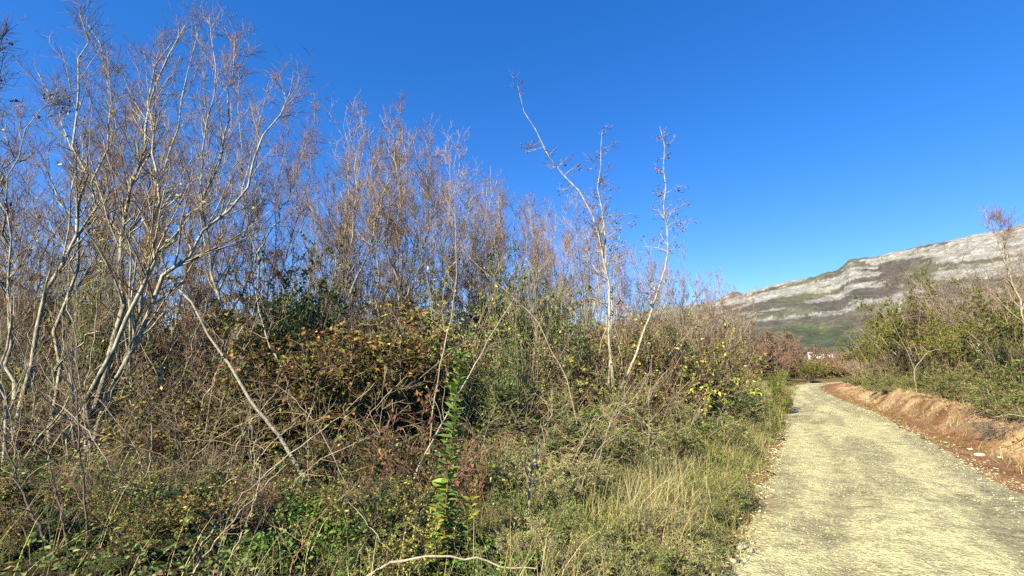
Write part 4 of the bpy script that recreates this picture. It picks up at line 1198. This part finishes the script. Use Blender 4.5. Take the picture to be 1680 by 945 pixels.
def shoot(name, label, px0, py_top, px1, D, nleaf, l0, l1, cols, seed, rstem=0.007):
    rg = R_(seed)
    b = base_at(px0, D); top = at(px1, py_top, D) - b
    t = thing(name, label, 'laurel shoot', tuple(b))
    P = polyline([(0, 0, -0.05), top * np.array([.25, .25, .33]) + rg.normal(0, .012, 3), top * np.array([.6, .6, .66]) + rg.normal(0, .012, 3), top], 14, rg, 0.003)
    g = Geo(); V, Q = tubes(P[None], taper(rstem, 14, 0.35), 7); g.add(V, Q=Q)
    obj('stem', g.build('stem', M_STEMRED, True), t)
    ms = [leaf_mesh('leaf', 1.0, w, M_LEAF, c) for c in cols for w in (0.36, 0.42)]
    for i in range(nleaf):
        f = 0.12 + 0.88 * (i + rg.random() * 0.6) / nleaf
        k = f * 13; j = min(int(k), 12)
        p = P[j] * (1 - (k - j)) + P[j + 1] * (k - j)
        o = obj('leaf', ms[rg.integers(len(ms))], t, tuple(p))
        L = (l0 * (1 - f) + l1 * f) * (0.8 + 0.4 * rg.random())
        o.scale = (L, L, L)
        o.rotation_euler = (math.radians(16 + 34 * f * rg.random() + rg.normal(0, 10)), rg.normal(0, 0.25), i * 2.4 + rg.normal(0, 0.3))
    return t


GL = [(0.12, 0.23, 0.045), (0.16, 0.29, 0.055), (0.21, 0.35, 0.06), (0.14, 0.25, 0.05)]
GY = [(0.22, 0.30, 0.035), (0.32, 0.34, 0.04), (0.14, 0.22, 0.03)]
shoot('laurel_shoot', 'tall upright leafy green shoot with reddish stem, centre foreground', 733, 578, 757, 3.6, 190, 0.12, 0.088, GL + [(0.27, 0.38, 0.06), (0.23, 0.35, 0.055)], 401)
shoot('laurel_shoot', 'short shoot with yellow-tipped leaves left of the tall green shoot', 722, 822, 716, 3.5, 34, 0.10, 0.08, GY + [(0.50, 0.36, 0.04)], 402, 0.005)
shoot('laurel_shoot', 'short fresh yellow-green shoot right of the tall green shoot', 766, 812, 772, 3.6, 34, 0.10, 0.085, GY + [(0.10, 0.18, 0.03)], 403, 0.005)
shoot('laurel_shoot', 'dark broad-leaved sprig at the foot of the tall green shoot', 752, 850, 748, 3.65, 30, 0.10, 0.08, GL, 404, 0.005)

# ------------------------------------------------------------------ bare canes, poles and fallen branches
def cane(name, label, pts, r, seed, mat=None, nside=10, ls=0.35, up=0.03, cat='dry stem', ground=True, nt3=3, pal=TW_GREY, group=None):
    rg = R_(seed)
    W = np.array([at(*q) for q in pts]); b = W[0].copy()
    z = gz(b[0], b[1])
    if ground:
        b[2] = z
    W = W - b
    if ground and W[0, 2] > 0.05:
        W = np.vstack([[W[0, 0] * 0.5, 0, -0.05], W])
    t = thing(name, label, cat, tuple(b), group=group)
    P = polyline(W, 18, rg, 0.006)[None]
    R = taper(r, 18, 0.4)
    g = Geo(); V, Q = tubes(P, R, 6); g.add(V, Q=Q); obj('stem', g.build('stem', mat or M_CANE, True), t)
    p, d, rr, tt, k = spawn(P, R, nside, 0.2, 1.0, 30, 70, rg)
    B = grow(p, d, ls * (0.3 + rg.random(len(p))), 6, 0.16, up, rg); RB = taper(np.clip(rr * 0.55, 0.0025, 0.008), 6, 0.4)
    g = Geo(); V, Q = tubes(B, RB, 4); g.add(V, Q=Q, C=np.repeat(pick(pal, len(B), rg), 24, 0))
    p, d, rr, tt, k = spawn(B, RB, nt3, 0.2, 1.0, 30, 70, rg)
    B3 = grow(p, d, ls * 0.4 * (0.3 + rg.random(len(p))), 4, 0.2, up, rg); R3 = taper(np.full(len(p), 0.0022), 4, 0.6)
    V, Q = tubes(B3, R3, 3); g.add(V, Q=Q, C=np.repeat(pick(pal, len(B3), rg), 12, 0))
    o = obj('twigs', g.build('twigs', M_TWIG), t); o['kind'] = 'stuff'
    return t


cane('bare_pole', 'thin pale upright stem rising left of the yellow-green shrub', [(705, 720, 6.0), (718, 625, 6.0), (730, 567, 6.0), (743, 506, 6.0), (749, 427, 6.0), (746, 350, 6.0)], 0.010, 501)
cane('bare_pole', 'pale straight stick slanting up right behind the tall laurel shoot', [(680, 785, 4.9), (705, 730, 5.0), (740, 668, 5.1), (782, 592, 5.2), (842, 488, 5.4)], 0.011, 502, nside=14)
cane('arching_branch', 'thin pale branch arching down right across the green bushes', [(945, 690, 6.8), (928, 615, 6.8), (905, 578, 6.8), (884, 530, 6.8), (845, 490, 6.8), (800, 450, 6.8), (755, 408, 6.8)], 0.009, 503, nside=14)
cane('bare_pole', 'pale stick slanting up right in front of the low withered bush', [(388, 850, 4.0), (420, 793, 4.05), (500, 727, 4.2), (560, 680, 4.3), (614, 628, 4.4)], 0.0075, 504)
cane('bare_pole', 'left one of two parallel dry canes slanting at the bottom left', [(288, 960, 3.3), (345, 875, 3.5), (395, 815, 3.7), (450, 770, 3.9)], 0.007, 505, nside=6, ls=.2)
cane('bare_pole', 'right one of two parallel dry canes slanting at the bottom left', [(306, 960, 3.25), (360, 880, 3.45), (412, 820, 3.65), (470, 762, 3.85)], 0.007, 506, nside=6, ls=.2)
cane('bare_pole', 'dry cane standing left of the bright green weeds, bottom left', [(352, 960, 3.3), (385, 900, 3.4), (418, 820, 3.5), (428, 760, 3.6)], 0.006, 507, nside=6, ls=.2)
cane('dark_stem', 'dark stem slanting left at the bottom left corner', [(92, 930, 3.3), (62, 870, 3.3), (40, 820, 3.3), (20, 765, 3.3), (2, 700, 3.3)], 0.010, 508, M_DARKSTEM, pal=TW_BROWN)
cane('dark_stem', 'dark upright stem crossing the pale trunks at the lower left', [(146, 945, 3.4), (143, 910, 3.4), (138, 813, 3.4), (132, 717, 3.4), (122, 630, 3.4), (108, 560, 3.4)], 0.008, 509, M_DARKSTEM, pal=TW_BROWN)
cane('dark_stem', 'thin dark stem between the two other dark stems, lower left', [(120, 940, 3.35), (104, 860, 3.35), (92, 800, 3.35), (82, 770, 3.35), (70, 690, 3.35)], 0.007, 510, M_DARKSTEM, pal=TW_BROWN)
cane('fallen_branch', 'dead pale branch arching low and nearly level before the left trunks', [(150, 838, 4.6), (207, 804, 4.5), (250, 806, 4.4), (293, 796, 4.4), (345, 803, 4.3), (390, 780, 4.2)], 0.011, 511, nside=14, ls=.45, up=0.0)
cane('fallen_branch', 'dead branch rising in an arc beside the level dead branch', [(148, 832, 4.3), (200, 800, 4.3), (236, 785, 4.3), (250, 738, 4.3), (246, 690, 4.3)], 0.008, 512, nside=10, ls=.4)
cane('bare_pole', 'short straight dry stick leaning right at the bottom left', [(165, 960, 3.2), (190, 913, 3.3), (243, 868, 3.5)], 0.008, 513, nside=5, ls=.2)
cane('fallen_branch', 'wavy grey branch lying across the bottom centre', [(585, 968, 3.15), (612, 938, 3.15), (655, 919, 3.15), (740, 913, 3.15), (800, 922, 3.15), (840, 933, 3.15), (880, 932, 3.15)], 0.010, 514, nside=3, ls=.12)
cane('bare_pole', 'straight dry stick sloping down right at bottom centre', [(655, 925, 3.5), (610, 868, 3.6), (563, 815, 3.7)], 0.005, 515, nside=3, ls=.12)
cane('dark_stem', 'reddish dry stem curving up right beside the bright green weeds', [(470, 960, 3.3), (485, 915, 3.35), (505, 875, 3.4), (535, 838, 3.5), (560, 815, 3.6)], 0.006, 516, M_STEMRED, nside=5, ls=.2)
cane('fallen_branch', 'forked white dead branch drooping right from the alder foot', [(1008, 665, 8.4), (1035, 668, 8.2), (1062, 698, 7.9), (1090, 712, 7.7), (1122, 722, 7.5)], 0.012, 517, nside=10, ls=.5, up=-0.04)
cane('bare_pole', 'thin white dry stem standing in the verge shrubs right of the laurel shoot', [(868, 880, 4.2), (869, 820, 4.2), (873, 773, 4.25), (888, 715, 4.3), (908, 670, 4.3)], 0.008, 518, nside=12, ls=.35)
cane('dry_stalk', 'tall dry grass stalk upright in the verge below the alders', [(1076, 830, 4.9), (1076, 790, 4.9), (1077, 755, 4.9)], 0.004, 519, nside=2, ls=.1)
cane('bare_pole', 'thin pole leaning right out of the thicket near the autumn bush', [(470, 720, 6.0), (480, 670, 6.0), (468, 620, 6.0), (440, 560, 6.1), (424, 500, 6.2), (418, 440, 6.3)], 0.017, 520)
cane('bare_pole', 'pale branch slanting across the right bank heath, leftmost', [(1440, 625, 31), (1420, 590, 31), (1400, 560, 31), (1385, 545, 31)], 0.015, 521, nside=3, ls=.7, up=0.15)
cane('bare_pole', 'pale dead stem slanting left in front of the broad tree heath', [(1505, 620, 22), (1490, 580, 22), (1475, 550, 22), (1462, 520, 22)], 0.013, 522, nside=3, ls=.6, up=0.15)
cane('arching_branch', 'pale bent branch arching in the middle of the right bank shrubs', [(1500, 608, 20.5), (1512, 590, 20.5), (1524, 577, 20.5), (1545, 572, 20.5)], 0.018, 523, nside=6, ls=.4)
LCN = 'thin dry cane criss-crossing the undergrowth at the left'
rc = R_(91)
for i in range(46):
    px = rc.uniform(-20, 640); D = rc.uniform(4.2, 6.4); y0 = 590 + 770 * 1.45 / D; ln = rc.uniform(70, 240); a = rc.normal(0, 0.8)
    cane('dry_cane', LCN, [(px, y0, D), (px + math.sin(a) * ln * .5, y0 - math.cos(a) * ln * .6, D), (px + math.sin(a) * ln * 1.2, y0 - math.cos(a) * ln, D)], rc.uniform(.003, .009), 600 + i, [M_CANE, M_CANE, M_DARKSTEM][i % 3], nside=8, ls=.4, up=0.0, group='dry canes in the left undergrowth')
LCN2 = 'thin dry cane standing among the scrub between laurel shoot and road'
for i in range(34):
    px = rc.uniform(780, 1200); D = rc.uniform(5.2, 8.6) + max(0, (px - 1000) / 60.); y0 = 590 + 770 * 1.4 / D; ln = rc.uniform(420, 900) / D; a = rc.normal(0, 0.6)
    cane('dry_cane', LCN2, [(px, y0, D), (px + math.sin(a) * ln * .5, y0 - math.cos(a) * ln * .6, D), (px + math.sin(a) * ln * 1.2, y0 - math.cos(a) * ln, D)], rc.uniform(.003, .006), 700 + i, M_CANE, nside=8, ls=.4, up=0.0, group='dry canes in the verge scrub')

# ------------------------------------------------------------------ grass, weeds, litter
rgp = R_(5)


def scatter(n, s0, s1, t0, t1, dens=None):
    s = 22 + (s0 + (s1 - s0) * rgp.random(n)); t = t0 + (t1 - t0) * rgp.random(n)
    c, nn = road_at(s)
    x = c[:, 0] + nn[:, 0] * t; y = c[:, 1] + nn[:, 1] * t
    k = np.ones(n, bool) if dens is None else rgp.random(n) < dens(x, y, s, t)
    k &= (y > 1.2) & (np.abs(x) < 1.35 * y + 3)
    x, y, s, t = x[k], y[k], s[k], t[k]
    return x, y, s, t


S0 = float(road_coords(np.array([2.9]), np.array([3.2]))[0][0]) - 22


def surf(x, y):
    S, T = road_coords(x, y)
    return np.where((T > -2.8) & (T < 6), verge_z(S, T, x, y), ground_z(x, y))


def clump(x, y, sc, seed, lo, hi):
    return smooth(lo, hi, fbm(x * sc, y * sc, seed, 3))


def grass_mesh(name, x, y, L, W, pal, lean=0.35, droop=0.5, nseg=3, sink=0.02):
    n = len(x)
    p = np.stack([x, y, surf(x, y) - sink], 1)
    V, T, k = blades(p, L, W, np.abs(rgp.normal(0, lean, n)), rgp, nseg, droop)
    return V, T, np.repeat(pick(pal, n, rgp, 0.22), k, 0)


G1 = Geo()
x, y, s, t = scatter(76000, S0 - 6, S0 + 14, -5.5, -1.35, lambda x, y, s, t: (0.25 + 0.75 * clump(x, y, 1.3, 3, .4, .6)) * smooth(-1.34, -1.74, t + 0.6 * (fbm(x * 1.1, y * 1.1, 71, 3) - .5)) * (0.10 + 0.90 * smooth(-0.2, 0.1, x / y)))
V, T, C = grass_mesh('g', x, y, 0.14 + 0.42 * rgp.random(len(x)) ** 1.3, 0.0035 + 0.0035 * rgp.random(len(x)), GRASSY, 0.65, 0.9); G1.add(V, T=T, C=C)
x, y, s, t = scatter(30000, S0 + 10, S0 + 45, -5.5, -1.3, lambda x, y, s, t: (0.2 + 0.8 * clump(x, y, 1.0, 3, .4, .6)) * smooth(-1.3, -1.9, t))
V, T, C = grass_mesh('g', x, y, 0.25 + 0.55 * rgp.random(len(x)), 0.009 + 0.009 * rgp.random(len(x)), GRASSY, 0.6, 0.8); G1.add(V, T=T, C=C)
x, y, s, t = scatter(40000, S0 - 4, S0 + 14, -16, -5, lambda x, y, s, t: 0.45 * clump(x, y, .8, 13, .45, .65) * smooth(11, 7, y))
V, T, C = grass_mesh('g', x, y, 0.06 + 0.22 * rgp.random(len(x)), 0.005 + 0.004 * rgp.random(len(x)), GRASSY + [(3, (0.07, 0.11, 0.03))]); G1.add(V, T=T, C=C)
x, y, s, t = scatter(30000, S0 + 2, S0 + 45, 3.2, 9, lambda x, y, s, t: (0.15 + .85 * clump(x, y, .8, 23, .35, .6)) * smooth(3.3, 4.2, t))
V, T, C = grass_mesh('g', x, y, 0.12 + 0.3 * rgp.random(len(x)), 0.008 + 0.006 * rgp.random(len(x)), GRASSY); G1.add(V, T=T, C=C)
x, y, s, t = scatter(9000, S0 + 2, S0 + 40, 1.5, 3.4, lambda x, y, s, t: clump(x, y, 1.2, 29, .48, .6))
V, T, C = grass_mesh('g', x, y, 0.05 + 0.10 * rgp.random(len(x)), 0.006 + 0.004 * rgp.random(len(x)), GRASSY); G1.add(V, T=T, C=C)
stuff('green_grass', G1.build('green_grass', M_GRASS), 'yellow-green grass growing along both sides of the gravel road', 'grass')

G2 = Geo()
x, y, s, t = scatter(50000, S0 - 5, S0 + 14, -5.0, -1.7, lambda x, y, s, t: clump(x, y, 1.1, 53, .42, .60) * smooth(-1.4, -2.0, t) * (0.12 + 0.88 * smooth(-0.15, 0.12, x / y)))
V, T, C = grass_mesh('g', x, y, 0.25 + 0.40 * rgp.random(len(x)), 0.0025 + 0.003 * rgp.random(len(x)), STRAW, 0.5, 0.6); G2.add(V, T=T, C=C)
x, y, s, t = scatter(26000, S0 + 10, S0 + 45, -4.8, -1.5, lambda x, y, s, t: clump(x, y, .9, 53, .42, .62) * smooth(-1.5, -2.2, t))
V, T, C = grass_mesh('g', x, y, 0.25 + 0.5 * rgp.random(len(x)), 0.006 + 0.006 * rgp.random(len(x)), STRAW, 0.3, 0.35); G2.add(V, T=T, C=C)
x, y, s, t = scatter(20000, S0 - 4, S0 + 12, -14, -4.5, lambda x, y, s, t: 0.6 * clump(x, y, 1.0, 57, .5, .66) * smooth(11, 7, y))
V, T, C = grass_mesh('g', x, y, 0.25 + 0.5 * rgp.random(len(x)), 0.003 + 0.003 * rgp.random(len(x)), STRAW, 0.5, 0.4); G2.add(V, T=T, C=C)
x, y, s, t = scatter(22000, S0 + 2, S0 + 40, 2.0, 7, lambda x, y, s, t: (0.15 + clump(x, y, 1.0, 59, .42, .62)) * (0.4 + .6 * smooth(3.0, 3.6, t)))
V, T, C = grass_mesh('g', x, y, 0.12 + 0.3 * rgp.random(len(x)), 0.006 + 0.005 * rgp.random(len(x)), STRAW, 0.9, 0.7); G2.add(V, T=T, C=C)
stuff('dry_grass', G2.build('dry_grass', M_GRASS), 'straw-coloured dry grass standing in the verge and scrub', 'dry grass')

# leafy ground cover
G3 = Geo()


def cover(n, x, y, h, size, pal, asp=0.6):
    z = surf(x, y)
    p = np.stack([x, y, z + h * rgp.random(len(x)) ** 0.8], 1)
    a = rgp.random(len(x)) * 6.283
    d = np.stack([np.cos(a), np.sin(a), rgp.normal(0.25, 0.4, len(x))], 1)
    sz = size * (0.5 + rgp.random(len(x)))
    V, T = leaf_quads(p, d, sz, sz * asp, rgp)
    G3.add(V, T=T, C=np.repeat(pick(pal, len(x), rgp, 0.25), 4, 0))


x, y, s, t = scatter(90000, S0 - 5, S0 + 12, -16, -3.4, lambda x, y, s, t: 0.9 * clump(x, y, .9, 83, .40, .58) * smooth(9.5, 6, y))
cover(0, x, y, 0.36, 0.035, MIDGREEN)
for px, py, rad, n, h in ((515, 885, 0.26, 2000, 0.32), (560, 915, 0.24, 1300, 0.3), (330, 875, 0.26, 1200, 0.26), (440, 935, 0.22, 700, 0.2), (860, 935, 0.25, 1200, .2), (1130, 915, .2, 700, .12), (790, 930, .25, 1200, .2)):
    D = 1.55 / -ray(px, py)[2] * 0.94; c = at(px, py, D)
    xy = c[:2] + rgp.normal(0, rad * 0.55, (n, 2))
    cover(0, xy[:, 0], xy[:, 1], h, 0.030, [(3, (0.085, 0.165, 0.026)), (2, (0.12, 0.22, 0.035)), (1.5, (0.055, 0.11, 0.02)), (1.2, (0.21, 0.27, 0.06))], 0.6)
x, y, s, t = scatter(22000, S0 - 5, S0 + 14, -5.0, -1.6, lambda x, y, s, t: clump(x, y, 1.6, 87, .5, .66) * smooth(-1.6, -2.1, t))
cover(0, x, y, 0.22, 0.032, MIDGREEN + [(2, (0.2, 0.2, 0.06))])
x, y, s, t = scatter(26000, S0 + 2, S0 + 40, 3.4, 9, lambda x, y, s, t: clump(x, y, .9, 89, .42, .62) * smooth(3.4, 4.3, t))
cover(0, x, y, 0.25, 0.06, MIDGREEN + HEATH, 0.4)
stuff('ground_cover', G3.build('ground_cover', M_DULL), 'low green leafy weeds covering the ground between the shrubs', 'weeds')

G4 = Geo()
x, y, s, t = scatter(26000, S0 - 5, S0 + 13, -16, -3.0, lambda x, y, s, t: 0.8 * smooth(11, 7, y))
z = surf(x, y); a = rgp.random(len(x)) * 6.283
V, T = leaf_quads(np.stack([x, y, z + 0.01 + 0.05 * rgp.random(len(x))], 1), np.stack([np.cos(a), np.sin(a), rgp.normal(0, .25, len(x))], 1), 0.05 + 0.03 * rgp.random(len(x)), 0.035, rgp)
G4.add(V, T=T, C=np.repeat(pick([(3, (0.17, 0.10, 0.055)), (2, (0.26, 0.17, 0.10)), (2, (0.10, 0.065, 0.04)), (1, (0.34, 0.26, 0.17))], len(x), rgp), 4, 0))
stuff('leaf_litter', G4.build('leaf_litter', M_DULL), 'fallen brown leaves lying under the thicket', 'leaf litter')

# ------------------------------------------------------------------ stones
LIME = [(4, (0.48, 0.43, 0.23)), (3, (0.55, 0.51, 0.31)), (2, (0.36, 0.32, 0.175)), (1, (0.25, 0.22, 0.125))]
G5 = Geo()


def road_surface(x, y):
    S, T = road_coords(x, y)
    e0, e1 = edge_l(S), edge_r(S)
    return np.where((T > e0) & (T < e1), road_z(S, T, x, y), verge_z(S, T, x, y))


for n, s0, s1, t0, t1, lo, hi in ((15000, S0 - 3, S0 + 7, -1.75, 1.7, .004, .014), (6000, S0 + 6, S0 + 22, -1.7, 1.7, .007, .020), (2500, S0 + 20, S0 + 50, -1.6, 1.6, .012, .028),
                                  (3200, S0 - 3, S0 + 14, -2.0, -1.35, .008, .034), (1500, S0, S0 + 25, 1.15, 1.9, .008, .030)):
    x, y, s, t = scatter(n, s0, s1, t0, t1, lambda x, y, s, t: 0.25 + 0.75 * clump(x, y, 1.2, 95, .35, .6))
    sz = lo + (hi - lo) * rgp.random(len(x)) ** 2.2
    V, Q = stones(np.stack([x, y, road_surface(x, y) + sz * 0.12], 1), sz, rgp, 0.5)
    G5.add(V, Q=Q, C=np.repeat(pick(LIME, len(x), rgp, 0.15), 8, 0))
stuff('loose_gravel', G5.build('loose_gravel', M_STONE), 'loose pale limestone chips scattered over the road', 'gravel')
G6 = Geo()
x, y, s, t = scatter(4500, S0 + 1, S0 + 40, 1.7, 4.0, lambda x, y, s, t: 0.3 + 0.7 * smooth(2.2, 2.8, t))
sz = 0.008 + 0.05 * rgp.random(len(x)) ** 4
V, Q = stones(np.stack([x, y, surf(x, y)], 1), sz, rgp, 0.7)
G6.add(V, Q=Q, C=np.repeat(pick([(4, (0.27, 0.125, 0.06)), (3, (0.36, 0.19, 0.10)), (1, (0.45, 0.36, 0.24)), (1, (0.16, 0.08, 0.045))], len(x), rgp), 8, 0))
x, y, s, t = scatter(2200, S0 - 3, S0 + 16, -2.1, -1.5)
sz = 0.006 + 0.022 * rgp.random(len(x)) ** 3
V, Q = stones(np.stack([x, y, surf(x, y)], 1), sz, rgp, 0.7)
G6.add(V, Q=Q, C=np.repeat(pick([(4, (0.25, 0.11, 0.055)), (2, (0.36, 0.18, 0.10)), (1, (0.16, 0.08, 0.045))], len(x), rgp), 8, 0))
stuff('earth_clods', G6.build('earth_clods', M_STONE), 'crumbled reddish clods and small stones along the bank and road edge', 'earth')


def rock_mesh(seed, col):
    rg = R_(seed)
    nu, nv = 14, 9
    th = np.linspace(0, 2 * math.pi, nu, endpoint=False); ph = np.linspace(0.02, math.pi - 0.02, nv)
    A, B = np.meshgrid(ph, th, indexing='ij')
    d = np.stack([np.sin(A) * np.cos(B), np.sin(A) * np.sin(B), np.cos(A)], -1)
    r = np.full(A.shape, 1.0)
    for k in range(9):
        q = nrm(rg.normal(size=3)); h = 0.62 + 0.25 * rg.random()
        r = np.minimum(r, h / np.maximum((d * q).sum(-1), 1e-3))
    r = r * (1 + 0.05 * rg.normal(size=r.shape))
    V = (d * r[..., None]).reshape(-1, 3)
    i = np.arange(nu * nv).reshape(nv, nu)
    Q = np.stack([i[:-1], np.roll(i, -1, 1)[:-1], np.roll(i, -1, 1)[1:], i[1:]], -1).reshape(-1, 4)
    return mesh_of('stone', V, (np.array([[0, 1, 2]]), Q), M_STONE, np.tile(np.array(col), (len(V), 1)))


RK = [rock_mesh(i, c) for i, c in enumerate([(0.43, 0.395, 0.28), (0.48, 0.44, 0.33), (0.36, 0.325, 0.23)])]


def stone(px, py, w, flat, label, group=None, me=None, zoff=0.0):
    sl = -ray(px, py)[2]
    D = 1.6 / (sl - 0.022)
    for _ in range(4):
        p = at(px, py, D); z = float(road_surface(np.array([p[0]]), np.array([D]))[0]); D = (1.6 - z) / sl
    p = at(px, py, D)
    r = w / FPX * D / 2
    o = obj('stone', me or RK[rp.integers(3)], None, (p[0], D, z + r * flat * 0.35 + zoff))
    o.scale = (r, r * 0.75, r * flat); o.rotation_euler = (0, 0, rp.random() * 6.283)
    o['label'] = label; o['category'] = 'stone'
    if group:
        o['group'] = group


stone(1606, 748, 20, 0.4, 'largest flat pale stone on the right road edge', me=RK[1])
stone(1592, 738, 9, 0.6, 'small white stone just left of the largest flat stone')
stone(1640, 752, 10, 0.6, 'small pale stone just right of the largest flat stone')
stone(1590, 664, 7, 0.8, 'small white stone set in the face of the red bank')
stone(1613, 654, 8, 0.8, 'white stone on the upper rim of the red bank')
stone(1424, 655, 8, 0.8, 'white stone under the rounded shrub in the bank gap')
stone(1216, 900, 26, 0.55, 'large pale stone at the near left road edge', me=RK[0])
stone(1232, 905, 16, 0.55, 'pale stone touching the large one at the near left road edge')
stone(1204, 922, 15, 0.6, 'pale stone nearest the camera at the left road edge')
stone(563, 938, 52, 0.6, 'pinkish brown stone at the bottom edge, left of the grey branch', me=rock_mesh(9, (0.30, 0.20, 0.17)), zoff=0.03)
rs = R_(17)
for k in range(16):
    s = 22 + S0 + rs.uniform(2, 24); c, n = road_at(np.array([s])); tt = float(edge_r(np.array([s]))[0]) + rs.normal(0, .10)
    x, y = c[0] + n[0] * tt
    o = obj('stone', RK[k % 3], None, (x, y, float(road_surface(np.array([x]), np.array([y]))[0]) + 0.01))
    r = rs.uniform(.02, .05); o.scale = (r, r * .8, r * .5); o.rotation_euler = (0, 0, rs.random() * 6)
    o['label'] = 'small pale stone in the row along the right road edge'; o['category'] = 'stone'; o['group'] = 'stones along the right road edge'

# roots and broken branches lying at the right edge of the bank
for i, q in enumerate([[(1690, 700, 9.6), (1665, 705, 9.6), (1640, 712, 9.8), (1615, 722, 9.9)], [(1700, 735, 8.6), (1672, 738, 8.6), (1650, 745, 8.7)], [(1695, 690, 9.8), (1660, 680, 9.9), (1630, 685, 10.0)]]):
    cane('dead_branch', ['broken branch lying along the foot of the bank at right border', 'lowest dead branch on red earth at the right border', 'upper dead branch on the shrubby bank at the right border'][i], q, 0.012, 800 + i, [M_DARKSTEM, M_CANE, M_CANE][i], nside=8, ls=.35, up=0.0, cat='dead branch')
